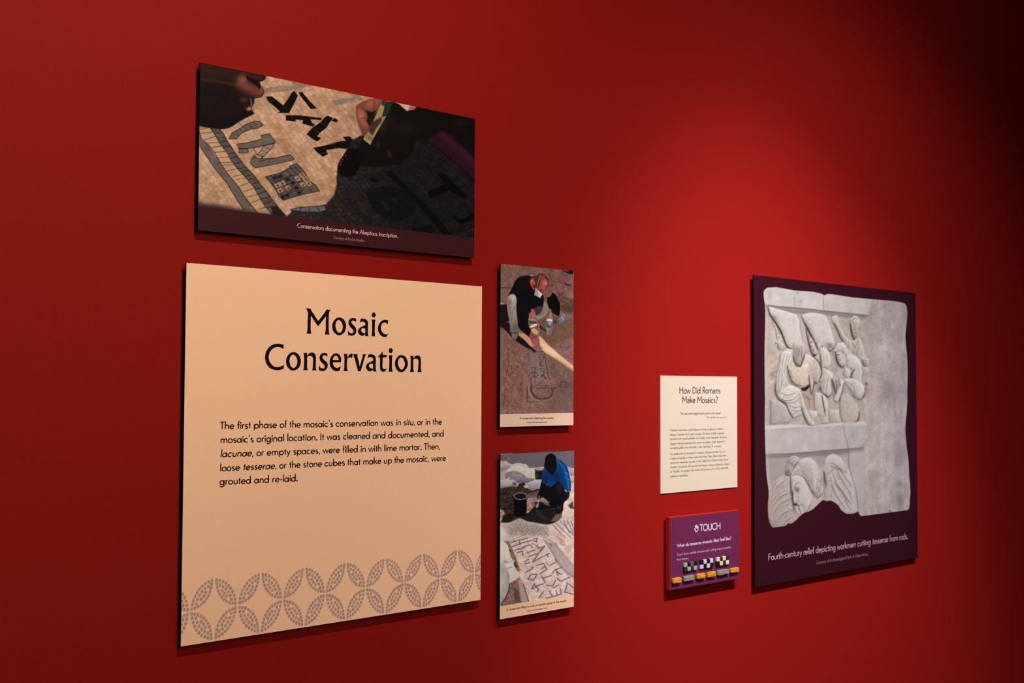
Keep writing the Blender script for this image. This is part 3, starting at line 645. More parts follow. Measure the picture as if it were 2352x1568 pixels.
    p.blob(*pt(A3, 715,395), 4, 7, (216, 92, 72), 0.95); p.blob(*pt(A3, 768,430), 2, 5, (196, 88, 76), 0.9); p.stroke(A3([(875,285),(840,380),(808,515)]), 1.0, (204, 154, 112), 0.6, 0.9)
    p.fill(A3([(785,512),(830,560),(912,630),(865,698),(765,642)]), (208, 199, 190), 0.7); p.fill(A3([(785,512),(826,560),(850,690),(765,642)]), (150, 140, 150), 0.8, 0.95)
    p.fill(A3(smooth([(705,895),(740,895),(778,960),(782,1030),(740,1070),(705,980)])), (168, 90, 86), 0.9)
    for k in range(4): p.stroke(A3([(668+22*k,975+8*k),(680+20*k,1060)]), 1.5, (178, 92, 78), 0.7, 0.9)
    p.fill(A3(smooth([(663,1390),(702,1305),(760,1340),(815,1390),(845,1450),(832,1560),(790,1600),(740,1520),(700,1440)])), (132, 70, 62), 0.9)
    for k in range(3): p.stroke(A3([(740+34*k,1450-10*k),(785+22*k,1568-20*k)]), 2.0, (190, 112, 98), 0.9, 0.8)
    p.blob(*pt(B3, 740,88), 5, 4, (20, 16, 16), 0.9); p.stroke(B3([(700,90),(730,120),(770,105)]), 1.5, (150, 100, 92), 0.8, 0.8)
    p.stroke(A3(smooth([(755,1025),(800,1090),(840,1190),(848,1280),(825,1400)], False)), 2.6, (146, 120, 120), 0.7, 0.95); p.stroke(A3(smooth([(764,1035),(810,1100),(850,1195),(856,1280),(832,1400)], False)), 0.8, (70, 56, 60), 0.6, 0.7)
    p.fill(A3([(850,1190),(900,1210),(980,1290),(960,1310),(870,1250)]), (40, 30, 28), 1.5, 0.8)
    # plastic bottle with a blue label, cup lying on its side
    p.fill(A3(smooth([(1035,930),(1065,930),(1078,990),(1092,1050),(1088,1200),(1072,1340),(1030,1375),(985,1350),(985,1060),(1020,1000)])), (140, 118, 112), 0.9, 0.6)
    p.stroke(A3([(1060,950),(1066,1040)]), 1.2, (205, 190, 186), 0.7, 0.7); p.stroke(A3([(1010,1240),(1000,1350)]), 1.2, (190, 165, 155), 0.8, 0.7); p.stroke(A3([(1050,1240),(1040,1360)]), 1.2, (110, 90, 84), 0.8, 0.6)
    p.blob(*pt(A3, 1052,915), 2.8, 2.6, (128, 132, 162), 1)
    p.fill(A3([(992,1078),(1040,1070),(1088,1084),(1082,1135),(992,1125)]), (206, 204, 212), 0.7); p.fill(A3([(992,1118),(1082,1130),(1072,1230),(1030,1232),(988,1218)]), (22, 88, 130), 0.7)
    p.fill(A3([(1006,1140),(1080,1138),(1064,1195),(1030,1190)]), (214, 208, 214), 0.6, 0.9); p.fill(A3(smooth([(1028,1165),(1078,1150),(1066,1182),(1036,1180)])), (196, 44, 44), 0.6); p.stroke(A3([(990,1122),(1082,1133)]), 1.2, (16, 34, 60), 0.5, 0.8)
    p.fill(A3(smooth([(1130,1110),(1200,1060),(1285,978),(1325,985),(1338,1030),(1290,1130),(1225,1165),(1160,1170)])), (98, 92, 100), 0.9, 0.9)
    p.fill(A3([(1195,1070),(1262,1030),(1298,1090),(1225,1160)]), (92, 112, 128), 0.8, 0.9); p.stroke(A3([(1255,1035),(1295,1095)]), 1.8, (190, 190, 200), 0.8, 0.8); p.blob(*pt(A3, 1150,1130), 4, 5, (44, 38, 42), 0.85); p.blob(*pt(A3, 1300,1020), 4, 5, (150, 138, 140), 0.7)
    p.grain(12, 0.7, 50, o=2)

# ------------------------------------------------------------------ picture 3: a person in a blue shirt filling a gap in the floor
A4, B4 = frame(1130, 1020, 7.467), frame(1130, 1225, 7.467)
def paint_filling(p):
    p.base((212, 184, 168)); p.grain(50, 0.08, 4); p.grain(50, 0.3, 6); p.grain(34, 0.8, 7, o=2)
    allv = np.nonzero(p.v > 1180)[0]; p.tiles(allv, 25, -62, 3.0, 2.7, 0.10, (136, 114, 106), 0.16, 0.5, k=2)
    p.fill(A4([(100,100),(1450,90),(1450,420),(1300,400),(900,392),(640,410),(580,340),(340,345),(100,300)]), (97, 86, 92), 1.5, 0.97)
    p.stroke(A4([(140,168),(360,158)]), 2, (176, 164, 140), 1, 0.8); p.blob(*pt(A4, 280,245), 2, 3, (160, 148, 130), 0.7)
    for s_ in ([(1290,180),(1230,330)], [(1350,160),(1280,350)], [(640,380),(740,372)]): p.stroke(A4(s_), 2.5, (120, 108, 112), 2, 0.5)
    i, m = p.fill(A4([(120,290),(240,285),(320,335),(160,370),(120,370)]), (196, 158, 138), 1.5, 0.95); p.grain(90, 0.4, 41, i, m=m)
    i, m = p.fill(A4([(120,740),(300,715),(560,650),(620,760),(840,760),(800,850),(620,880),(600,1000),(590,1200),(380,1200),(150,1260),(120,1100)]), (48, 35, 30), 2, 0.97); p.grain(110, 0.28, 42, i, m=m, tint=(1, .72, .5))
    i, m = p.fill(A4([(600,850),(800,790),(830,900),(600,935)]), (88, 70, 70), 2, 0.9)
    i, m = p.fill(A4([(590,950),(740,915),(860,915),(1000,990),(960,1060),(750,1140),(590,1150)]), (146, 110, 96), 2, 0.95); p.grain(130, 0.35, 43, i, m=m)
    i, m = p.fill(A4([(120,1100),(190,1130),(225,1190),(150,1260),(120,1400)]), (180, 150, 132), 2, 0.9); p.grain(90, 0.3, 44, i, m=m)
    def sack(pl, c, hi=None, lo=None):
        i, m = p.fill(A4(smooth(pl)), c, 1.0, 0.98); p.grain(44, 0.3, 45, i, m=m)
        a = np.array(pl); c0 = a.mean(0); w = np.ptp(a[:, 0]); h = np.ptp(a[:, 1])
        if hi: p.mix(i, m*0.75*np.clip(1-(p.v[i]-(1020+a[:, 1].min()/7.467))/(h/7.467)*2, 0, 1), hi)
        if lo: p.mix(i, m*0.75*np.clip((p.v[i]-(1020+a[:, 1].min()/7.467))/(h/7.467)*2-1, 0, 1), lo)
    sack([(120,400),(250,345),(345,370),(260,440),(120,470)], (146,136,146), (170,160,166), (100,88,92))
    sack([(330,348),(470,320),(575,362),(588,420),(440,410),(350,375)], (168,168,162), (196,198,190))
    sack([(1285,378),(1420,420),(1420,545),(1330,535)], (168,152,152), None, (120,104,108)); sack([(1335,550),(1420,550),(1420,650),(1350,665)], (178,166,160), None, (110,94,98)); sack([(830,400),(910,385),(905,430),(840,420)], (190,178,165))
    p.fill(A4([(120,455),(240,440),(230,610),(120,610)]), (168,148,136), 2, 0.9)
    sack([(580,410),(690,425),(735,480),(738,600),(600,600),(560,520)], (190,176,160), (206,192,174))
    sack([(215,490),(330,385),(470,368),(585,425),(590,545),(420,500),(300,545),(235,590)], (190,178,165), (208,196,182))
    sack([(218,500),(300,465),(420,460),(580,540),(560,565),(400,530),(300,560),(235,600)], (136,120,124), None, (84,72,76))
    sack([(285,590),(330,545),(460,540),(600,570),(735,590),(700,635),(500,662),(340,632)], (122,110,122), (140,126,136), (70,60,66))
    sack([(120,622),(250,608),(390,618),(460,690),(430,730),(300,722),(120,765)], (166,156,160), (190,182,182), (96,84,88)); p.blob(*pt(A4, 385,680), 5, 5, (54,46,52), 0.85)
    sack([(590,668),(680,630),(845,620),(830,740),(700,795),(625,750)], (150,142,152), (190,184,188), (100,90,100)); sack([(535,710),(600,690),(612,750),(570,755)], (176,164,152))
    p.blob(*pt(A4, 800,585), 4.5, 4, (222,196,156), 0.95); p.blob(*pt(A4, 800,590), 1.4, 1.4, (90,74,66), 0.9)
    # shade on the ground
    p.fill(A4(smooth([(150,1340),(190,1250),(380,1180),(600,1180),(760,1050),(900,1040),(1200,1170),(1190,1240),(1100,1330),(950,1375),(780,1350),(600,1320),(470,1270),(300,1340)])), (20,16,17), 2.0, 0.95)
    p.fill(A4([(760,1110),(850,1190),(960,1290),(900,1300),(770,1210)]), (58,47,52), 4, 0.6); p.fill(A4([(300,1330),(420,1240),(470,1265)]), (70,58,66), 2, 0.8)
    i, m = p.fill(A4([(1010,1320),(1100,1200),(1200,1190),(1190,1260),(1100,1330)]), (112,94,84), 2.5, 0.85); p.grain(60, 0.4, 47, i, m=m)
    p.fill(A4([(1305,1050),(1380,980),(1415,980),(1415,1110),(1340,1100)]), (60,46,50), 1.8, 0.9); p.stroke(A4([(1385,925),(1408,1070)]), 2.5, (190,180,182), 1, 0.9)
    # buckets
    p.fill(A4([(735,440),(895,440),(860,605),(745,605)]), (25,24,28), 1.0); p.stroke(A4(ellipse(815,435,80,17)+[(895,435)]), 2.2, (84,82,92), 0.8, 0.9); p.blob(*pt(A4, 770,540), 4, 5, (70,66,72), 0.7)
    p.fill(A4(smooth([(382,900),(490,870),(594,900),(585,1190),(560,1240),(400,1240),(380,1190)], corner=60)), (9,9,11), 1.0)
    p.fill(A4(ellipse(490,890,115,58)), (20,18,19), 0.8); p.stroke(A4(ellipse(490,890,112,56)+[(602,890)]), 1.9, (138,128,140), 0.7, 0.9)
    # mosaic letters and bands in the lower half
    g = (108,100,106)
    i, m = p.fill(A4([(230,1400),(470,1280),(640,1340),(960,1400),(1000,1568),(300,1568)]), (150,132,120), 6, 0.7); p.grain(90, 0.3, 49, i, m=m, rot=-30, asp=2)
    for k in range(9): p.stroke(A4([(420+55*k,1350+10*k),(520+55*k,1560)]), 2.0, (112,102,104), 1.2, 0.6)
    for k in range(6): p.stroke(A4([(330+80*k,1500+8*(k%2)),(460+80*k,1440)]), 1.6, (112,102,104), 1.0, 0.6)
    for a, b in (((1040,1380),(1260,1600)),((1090,1350),(1352,1600)),((1180,1320),(1400,1560)),((1230,1310),(1330,1520)),((1290,1310),(1390,1510)),((1360,1320),(1410,1480))): p.stroke(A4([a, b]), 3.0, (122,114,114), 0.9, 0.8)
    p.fill(B4([(960,150),(1050,180),(1020,240)]), (104,92,102), 1.5, 0.9)
    for pl, c in (([(1180,-20),(1260,-20),(1420,150),(1420,220)], (206,182,156)), ([(1000,-20),(1160,-20),(1270,140),(1240,200),(1100,110)], (198,156,138)), ([(940,110),(1010,80),(1070,160),(960,160)], (200,172,138)), ([(1240,260),(1330,180),(1360,300),(1300,380)], (196,150,132)), ([(1010,240),(1080,170),(1150,280),(1060,330)], (192,166,142)), ([(1190,500),(1300,440),(1340,560),(1230,620)], (200,172,150))):
        p.fill(B4(pl), c, 2, 0.8)
    p.stroke(B4([(920,130),(1050,340),(1180,560),(1300,680),(1410,740)]), 5, (124,112,114), 2, 0.7); p.stroke(B4([(900,60),(1080,170),(1240,380),(1400,560)]), 3, (130,114,116), 2, 0.6)
    p.stroke(B4([(1110,40),(1200,130),(1170,170),(1250,200)]), 2, (112,104,116), 1, 0.7)
    p.fill(B4([(960,160),(1080,170),(1420,560),(1420,800),(1300,700),(1180,560)]), (140, 122, 118), 5, 0.5)
    LS = [[(330,150),(470,110),(480,190)], [(500,110),(620,70)], [(520,160),(700,110)], [(350,220),(500,170)], [(530,230),(640,190),(700,240)], [(390,285),(560,240)], [(430,330),(520,300),(530,370)], [(600,330),(740,280)], [(640,390),(780,340)],
          [(720,90),(780,80),(760,140),(720,120)], [(690,170),(800,230)], [(820,300),(900,210)], [(560,480),(630,440)], [(700,485),(780,370),(900,215)], [(700,485),(865,400)], [(860,400),(990,340)], [(930,490),(975,552),(1112,482),(1082,440)], [(945,350),(960,400)], [(560,520),(640,500)], [(760,255),(880,230)],
          [(770,545),(885,510),(942,610),(825,692)], [(850,600),(905,570)], [(575,665),(705,590),(685,570)], [(620,780),(660,705),(775,695),(712,800),(620,780)], [(850,730),(915,842)], [(875,765),(1015,720)], [(1030,685),(1065,635),(1195,580)], [(1095,610),(1130,710)],
          [(1120,655),(1180,700)], [(1115,760),(1170,822),(1335,745)], [(680,945),(722,860),(800,960),(770,1000)], [(690,950),(760,910)], [(735,905),(885,862)], [(945,885),(1040,900),(1090,800)], [(1050,930),(1145,880)], [(985,985),(1040,1082),(1190,1040),(1170,950)], [(1100,985),(1122,1040)],
          [(1290,880),(1250,1000),(1400,1045)], [(805,1105),(875,1000)], [(930,1105),(1040,1082)], [(1280,840),(1400,930)]]
    for s_ in LS: p.stroke(B4(s_), 2.7, (92,82,90), 0.8, 0.85)
    p.stroke(B4([(290,120),(400,380),(490,620)]), 1.2, (150,110,84), 0.8, 0.7); p.stroke(B4([(300,130),(560,20),(640,-10)]), 1.2, (110,92,84), 0.8, 0.6); p.stroke(B4([(600,0),(720,190),(900,430),(1040,640)]), 3.0, (200,170,134), 1.2, 0.6)
    i, m = p.fill(B4([(210,130),(290,130),(400,380),(490,640),(420,655),(330,430)]), (126,88,64), 1.8, 0.9); p.grain(110, 0.4, 53, i, m=m)
    for c in ((390,512),(412,560),(300,295)): p.blob(*pt(B4, *c), 3.5, 3.5, (36,24,20), 0.9)
    i, m = p.fill(B4([(290,860),(470,755),(545,850),(630,1160),(130,1260),(280,1000)]), (124,90,80), 2, 0.95); p.grain(90, 0.35, 54, i, m=m)
    p.fill(B4([(380,950),(450,960),(490,1170),(390,1180)]), (80,62,60), 3, 0.8); p.fill(B4([(440,800),(530,780),(620,1150),(510,1180)]), (188,154,138), 3, 0.75); p.stroke(B4([(540,880),(628,1160)]), 3.4, (104,98,104), 0.9, 0.9)
    # sacks at the left edge
    def sackb(pl, c, lo):
        i, m = p.fill(B4(smooth(pl)), c, 1.0); p.grain(36, 0.2, 57, i, m=m)
        a = np.array(pl); t = np.clip((p.u[i]-(1130+a[:, 0].mean()/7.467))/(np.ptp(a[:, 0])/7.467)*1.6, 0, 1); p.mix(i, m*0.65*t, lo)
        t = np.clip((p.v[i]-(1225+a[:, 1].mean()/7.467))/(np.ptp(a[:, 1])/7.467)*1.5, 0, 1); p.mix(i, m*0.6*t, lo)
    sackb([(100,-170),(145,-140),(200,-60),(285,85),(210,125),(100,130)], (212,204,204), (180,166,172))
    sackb([(100,140),(190,132),(260,185),(300,300),(340,430),(385,470),(372,510),(400,590),(465,700),(462,735),(400,790),(330,805),(290,680),(200,500),(100,480)], (214,200,192), (184,168,164))
    p.stroke(B4([(200,480),(260,500),(360,470)]), 2, (150,130,130), 1.2, 0.7); p.stroke(B4([(270,600),(340,570)]), 2.4, (120,106,108), 1.2, 0.7); p.blob(*pt(B4, 230,480), 5, 4, (140,118,120), 0.7)
    sackb([(90,485),(190,500),(240,570),(290,690),(300,850),(288,960),(235,1090),(125,1240),(90,1240)], (190,178,170), (112,100,98))
    p.stroke(B4([(300,860),(288,970),(235,1100),(150,1220)]), 2, (30,22,22), 1.4, 0.8); p.blob(*pt(B4, 180,660), 5, 14, (150,142,138), 0.6)
    # the person
    p.fill(A4([(900,330),(1100,300),(1160,420),(1150,640),(1230,730),(1000,800),(845,720),(880,480)]), (9,34,64), 1.2)
    p.fill(A4(smooth([(905,290),(930,200),(1010,150),(1080,190),(1112,290),(1110,400),(1050,540),(1000,500),(920,400)])), (14,10,13), 0.8)
    sh = smooth([(1095,255),(1150,258),(1280,370),(1322,500),(1352,650),(1352,800),(1300,815),(1240,760),(1140,630),(1000,740),(850,645),(870,490),(905,400),(980,500),(1040,545),(1110,400)], corner=60)
    i, m = p.fill(A4(sh), (10,56,104), 0.8); p.blob(*pt(A4, 930,600), 10, 14, (8,30,66), 0.85); p.blob(*pt(A4, 1110,560), 10, 14, (6,26,56), 0.7)
    p.stroke(A4(smooth([(1130,290),(1220,380),(1270,520),(1310,680),(1320,760)], False)), 4.5, (34,106,170), 3, 0.7); p.stroke(A4([(1260,480),(1310,520)]), 1.5, (90,150,200), 1, 0.7); p.stroke(A4([(1290,580),(1330,610)]), 1.5, (80,140,190), 1, 0.6); p.stroke(A4([(1240,770),(1300,812),(1345,805)]), 1.4, (120,150,180), 0.8, 0.6)
    p.fill(A4(smooth([(845,640),(920,690),(1000,742),(1070,690),(1140,630),(1230,730),(1255,810),(1335,818),(1312,920),(1230,1010),(1212,1150),(1120,1192),(1080,1110),(1000,1080),(960,980),(860,905),(795,955),(768,900),(800,830)], corner=60)), (13,11,14), 0.9)
    p.blob(*pt(A4, 1160,740), 8, 16, (34,30,36), 0.85); p.blob(*pt(A4, 1295,880), 5, 9, (44,28,30), 0.8); p.blob(*pt(A4, 1150,1090), 6, 5, (70,48,42), 0.7)
    p.stroke(A4([(975,665),(935,705)]), 2, (104,88,68), 0.8, 0.8)
    p.fill(A4(smooth([(730,1000),(800,985),(960,1010),(1000,1090),(800,1130),(750,1080)])), (16,12,13), 1.5, 0.9)
    p.stroke(A4([(812,885),(792,1015)]), 2.0, (156,136,146), 0.7, 0.95); p.fill(A4(ellipse(778,1052,24,42,15)), (116,120,130), 0.8)
    p.fill(A4([(880,1000),(985,985),(960,1050),(900,1030)]), (120,92,82), 1.5, 0.8)
    p.grain(14, 0.7, 60, o=2)

# ------------------------------------------------------------------ picture 4: a carved marble slab with figures
A7, B7, C7 = frame(1710, 620, 5.6), frame(1710, 880, 5.6), frame(1710, 1120, 5.6)
def paint_relief(p, edge):
    """carved marble; edge is the colour of the board round the slab"""
    p.base(edge)
    out = A7([(250,270),(300,225),(640,262),(975,298),(1025,325),(1060,310),(1250,330),(1380,350),(1700,380),(2000,412),(2065,435),(2090,490),(2085,700),(2070,850),(2095,1150),(2095,1568)])+B7([(2092,280),(2070,580),(2085,800),(2110,1000),(2120,1200),(2135,1400)])+C7([(2135,60),(2125,150),(2115,270),(2060,320),(1900,370),(1700,375),(1530,375),(1490,355),(1460,300),(1430,320),(1310,330),(1240,280),(1210,230),(1110,165),(1060,170),(1005,155),(950,210),(870,280),(820,305),(760,325),(660,420),(600,460),(560,460),(480,540),(420,548),(360,510),(320,440),(300,250),(310,100)])+B7([(310,1380),(285,1200),(270,900),(260,560),(262,200)])+A7([(258,1000),(265,640),(262,450),(250,360)])
    out = smooth(out, n=3)
    cv = p.c.copy()
    p.base((176, 163, 156)); p.grain(30, 0.03, 5); p.grain(34, 0.10, 7, asp=0.6, tint=(1, .9, .8)); p.grain(38, 0.5, 9, o=3)
    s = np.clip((p.u-1990)/60, 0, 1)[:, None]; p.c = p.c*(1-s)+(p.c*1.03+np.array((0, -1, 6)))*s
    idx = np.nonzero(p.u > 1985)[0]; p.grain(26, 0.12, 21, idx, asp=0.15); p.grain(12, 0.05, 22, idx, asp=0.4)
    L, D = (200, 190, 184), (70, 58, 54)
    lo = lambda f, pts, w=3, a=.8, c=D, soft=1.5: p.stroke(f(smooth(pts, False)), w*0.55, c, soft, a*0.8, True)
    hi = lambda f, pts, w=4, a=.6, c=L, soft=2.4: p.stroke(f(smooth(pts, False)), w, c, soft, a)
    def form(f, pts, c, a=0.85, soft=1.2, lum=16, w=5.0, k=0.6):
        """a carved form as the photograph shows it: pale towards the light, its other flanks falling away"""
        pl = f(smooth(pts)); idx = p.sel(pl, 9)
        if not len(idx): return
        d, nx, ny = p.sdn(idx, pl)
        p.mix(idx, 0.55*k*np.clip(0.12+0.8*(-nx*0.6+ny*0.75), 0, 1)*np.exp(-(np.maximum(d, 0)/3.0)**2)*(d > -1), (74, 62, 58))
        m = a*(1-sstep(-soft, soft, d)); p.mix(idx, m, c)
        side = -nx*0.6+ny*0.8; e = np.exp(-np.maximum(-d, 0)/w)
        q = np.array(pl); cx, cy = q.mean(0); rx, ry = max(3, np.ptp(q[:, 0])/2), max(3, np.ptp(q[:, 1])/2)
        t = np.clip(-(p.u[idx]-cx)/rx*0.4+(p.v[idx]-cy)/ry*0.7, -1, 1)
        sh = -lum*t-k*np.where(side > 0, 56*side, 24*side)*e
        p.c[idx] = np.clip(p.c[idx]+(sh*m)[:, None]*np.array((0.97, 1, 1.02)), 0, 255)
        p.grain(34, 0.22, 33, idx, m=m)
    # upper moulding
    i, m = p.fill(A7([(240,220),(640,250),(1000,290),(1640,370),(1600,575),(1000,520),(590,480),(262,445)]), (190, 181, 177), 2, 0.75); p.grain(36, 0.06, 25, i, m=m)
    i, m = p.fill(A7([(265,445),(590,482),(1000,525),(1600,580),(1540,640),(1000,590),(560,560),(280,520)]), (122, 108, 102), 4, 0.75)
    lo(A7, [(265,448),(430,470),(590,484),(800,500),(1000,524),(1300,555),(1590,585)], 4, .85); lo(A7, [(1012,330),(1012,430),(1022,525)], 2.2, .7); lo(A7, [(640,350),(640,470)], 1.5, .4)
    p.blob(*pt(A7, 680,290), 4, 2.5, (150, 96, 72), .7); p.blob(*pt(A7, 725,400), 2, 2.5, (110, 80, 74), .7); p.blob(*pt(A7, 320,330), 5, 12, (150, 135, 120), .5)
    i, m = p.fill(A7([(275,560),(560,560),(1000,590),(1560,630),(1575,1568),(1575,2030),(900,2010),(265,2060)]), (166, 153, 146), 5, 0.75); p.grain(40, 0.15, 27, i, m=m)
    # recessed ground warms up at the left
    cav = lambda f, pts, w=9, a=.55, c=(66, 52, 46), soft=5: p.stroke(f(smooth(pts, False)), w*0.6, c, soft, a, True)
    i, m = p.fill(A7([(270,600),(420,760),(480,1060),(400,1300),(400,1568),(265,1568)]), (186, 162, 148), 5, 0.7); p.grain(60, 0.2, 28, i, m=m)
    p.blob(*pt(A7, 360,1340), 6, 8, (138, 122, 114), .8); lo(A7, [(330,1350),(400,1300)], 2.5, .6); lo(A7, [(320,1420),(390,1370)], 2.5, .5)
    K1, K2 = frame(1740, 700, 2.989), frame(1860, 700, 2.987)
    V = (44, 34, 32)
    def seam(f, pts, w=2.6, a=.9, soft=1.2, halo=True):       # a deep undercut: a dark line with a softer dark beside it
        if halo: cav(f, pts, w*2.6, .38, (84, 68, 62), 3.2)
        p.stroke(f(smooth(pts, False)), w*0.62, V, soft, a, True)
    T1, T2, T3 = (196, 187, 180), (190, 180, 173), (182, 170, 162)
    # figure half hidden at the far left
    form(K1, [(100,120),(125,140),(140,200),(150,290),(120,330),(70,330),(80,220)], T3, k=.3)
    form(K1, [(138,205),(165,212),(192,268),(186,300),(155,308),(142,290),(138,270),(122,256),(135,245)], T2, k=.7); lo(K1, [(122,256),(140,272),(138,290),(155,308)], 3, .8); p.blob(*pt(K1, 150,222), 2.2, 1.8, (96, 84, 82), .8); lo(K1, [(160,225),(178,262),(190,270)], 2, .5)
    seam(K1, [(100,120),(125,180),(132,235)], 1.4, .5)
    # the two slung sacks
    form(K1, [(75,12),(110,20),(200,45),(268,68),(284,110),(290,180),(302,240),(290,300),(240,305),(202,282),(176,212),(122,112),(80,60)], T1, k=.9, lum=-4)
    form(K1, [(304,78),(330,58),(440,62),(468,74),(490,130),(518,215),(526,280),(502,315),(470,302),(440,280),(418,300),(396,252),(350,160),(312,104)], T1, k=.9, lum=-4)
    p.stroke(K1([(85,22),(200,52),(262,72)]), 2.4, (212, 203, 195), 2, .6); p.stroke(K1([(318,68),(440,68)]), 2.4, (214, 205, 198), 2, .6)
    p.blob(*pt(K1, 118,90), 5, 9, (120, 106, 96), .6, -25); p.blob(*pt(K1, 495,280), 10, 8, (116, 94, 84), .8, 20); p.blob(*pt(K1, 250,200), 16, 14, (196, 172, 156), .4); p.blob(*pt(K1, 100,40), 4, 8, (205, 195, 188), .6)
    seam(K1, [(70,15),(84,62),(124,122),(160,182),(182,240),(206,288),(240,306)], 4.2, .95); seam(K1, [(300,78),(314,112),(340,160),(372,222),(398,268),(412,310)], 4.2, .95); seam(K1, [(440,284),(470,306),(502,318),(524,290)], 2.6, .8)
    p.fill(K1(smooth([(288,70),(305,90),(325,150),(345,230),(352,300),(330,310),(318,250),(300,180)])), (178, 168, 168), 2, .7); lo(K1, [(290,90),(300,180),(318,260)], 2, .5, (110, 96, 94))
    # first workman: robe, bowed head, forearm, lap and leg
    form(K1, [(236,304),(200,304),(166,330),(154,390),(138,450),(126,520),(122,600),(150,650),(195,676),(270,645),(292,592),(340,560),(400,540),(440,500),(440,420),(400,380),(350,340),(300,330)], T2, k=.9)
    form(K1, [(244,390),(290,420),(340,400),(372,440),(384,520),(352,545),(290,560),(250,545),(222,500),(214,440)], (198, 176, 158), k=.6); p.grain(26, 0.25, 61, p.sel(K1([(220,390),(380,560)]), 0), tint=(1, .8, .6))
    form(K1, [(166,332),(205,318),(236,330),(244,380),(214,410),(206,470),(196,560),(150,600),(126,580),(132,500),(152,410)], T2, k=.4)
    for q in ([(190,330),(172,400),(168,480),(176,540)], [(212,330),(192,400),(186,470)], [(160,420),(146,500),(144,580)], [(226,340),(206,400)], [(180,500),(160,570),(166,630)], [(200,520),(190,590),(210,640)], [(150,560),(160,620),(190,655)]):
        hi(K1, [(x+5, y) for x, y in q], 2.0, .55, (210, 201, 194), 1.4); lo(K1, q, 2.6, .75, (112, 96, 90), 1.2)
    form(K1, [(204,420),(216,410),(240,500),(262,535),(300,548),(346,530),(352,548),(320,568),(270,562),(232,540),(210,490)], (188, 166, 150), k=.8)
    seam(K1, [(204,412),(214,470),(236,520),(268,548),(310,556)], 2.8, .8); lo(K1, [(214,440),(232,500)], 3, .8); lo(K1, [(226,450),(244,505)], 2.4, .6)
    form(K1, [(200,560),(232,548),(288,580),(300,640),(322,708),(304,748),(246,776),(212,722),(196,676),(140,640),(150,600)], T1, k=.8)
    for q in ([(140,620),(180,655),(240,650),(284,612)], [(150,590),(200,620),(262,600)], [(206,705),(226,744),(246,774),(300,748)], [(222,690),(260,705),(300,690)], [(236,720),(270,730),(312,716)], [(200,672),(250,668),(290,640)]): lo(K1, q, 3.0, .8, (92, 78, 72), 1.3); hi(K1, [(x+2, y-8) for x, y in q], 2.0, .5, (212, 204, 197), 1.4)
    seam(K1, [(124,540),(124,600),(150,652),(192,680),(214,724),(246,778)], 2.6, .8)
    form(K1, [(284,590),(312,640),(330,700),(360,760),(392,812),(384,828),(356,822),(322,764),(304,690)], T1, k=.8); seam(K1, [(300,700),(322,770),(352,826),(388,830)], 2.8, .8)
    p.fill(K1(smooth([(300,600),(350,620),(400,575),(436,610),(440,715),(400,728),(340,715),(316,660)])), (168, 142, 130), 2.5, .85); lo(K1, [(310,610),(340,640),(380,650)], 3, .7); lo(K1, [(330,600),(352,660),(356,710)], 2.4, .6); lo(K1, [(390,590),(386,700)], 2.4, .6)
    p.fill(K1(smooth([(298,572),(330,562),(352,545),(358,560),(334,588),(304,590)])), (38, 27, 25), 1.6, .95); p.blob(*pt(K1, 398,532), 4, 4, (48, 34, 30), .9)
    form(K1, [(364,392),(384,400),(388,500),(372,612),(356,530)], (198, 186, 174), k=.7); seam(K1, [(352,480),(360,560),(371,614)], 2.2, .8); seam(K1, [(390,500),(382,570),(373,612)], 2.0, .75)
    form(K1, [(244,318),(252,262),(284,236),(314,258),(326,318),(312,368),(290,414),(266,402),(246,362)], (172, 154, 146), k=.9); p.blob(*pt(K1, 284,345), 9, 15, (140, 124, 126), .85); p.blob(*pt(K1, 282,262), 10, 8, (206, 184, 164), .75); p.blob(*pt(K1, 292,365), 3, 6, (184, 172, 176), .7)
    for q in ([(256,300),(262,340),(268,370)], [(270,290),(274,330)], [(300,290),(304,340),(298,380)], [(286,300),(288,330)]): lo(K1, q, 2, .6)
    seam(K1, [(244,352),(254,392),(268,418),(294,420),(312,376),(326,330)], 3.4, .95)
    # second workman under the right sack
    form(K1, [(358,218),(384,238),(410,306),(404,338),(384,354),(366,304),(354,250)], T2, k=.8); p.blob(*pt(K1, 368,256), 2.2, 2, (70, 56, 54), .9); p.blob(*pt(K1, 366,285), 2, 2.4, (84, 68, 64), .8); p.blob(*pt(K1, 386,312), 3.5, 4, (150, 104, 88), .7); p.blob(*pt(K1, 392,346), 5, 4, (44, 32, 30), .95); p.blob(*pt(K1, 378,228), 3, 4, (120, 104, 100), .7)
    seam(K1, [(330,160),(346,236),(364,306),(384,358)], 3.2, .9); seam(K1, [(372,226),(396,268),(412,312)], 2.4, .8)
    form(K1, [(400,350),(430,330),(436,420),(440,500),(420,540),(390,524),(372,440)], (184, 166, 154), k=.5); seam(K1, [(392,362),(420,392),(436,430)], 2.6, .8)
    form(K1, [(428,300),(454,284),(484,312),(500,400),(478,432),(440,430),(432,380)], T1, k=.9); lo(K1, [(470,330),(480,400)], 3, .5, (140, 116, 92), 2)
    form(K1, [(442,428),(470,436),(464,500),(440,532),(424,522),(444,480)], T1, k=.8); seam(K1, [(430,340),(436,420),(440,470),(424,524)], 2.6, .85); lo(K1, [(438,432),(476,432)], 2, .6)
    form(K1, [(470,440),(520,470),(512,560),(504,604),(486,632),(452,612),(436,570),(446,530)], T2, k=.9); seam(K1, [(446,606),(472,624),(490,634),(506,606)], 3.2, .85); lo(K1, [(490,480),(476,560),(470,610)], 2.4, .5); lo(K1, [(460,520),(452,580)], 2.2, .5)
    p.blob(*pt(K1, 426,572), 5, 8, (84, 68, 62), .85, -15); p.blob(*pt(K1, 418,560), 3, 5, (170, 158, 148), .6)
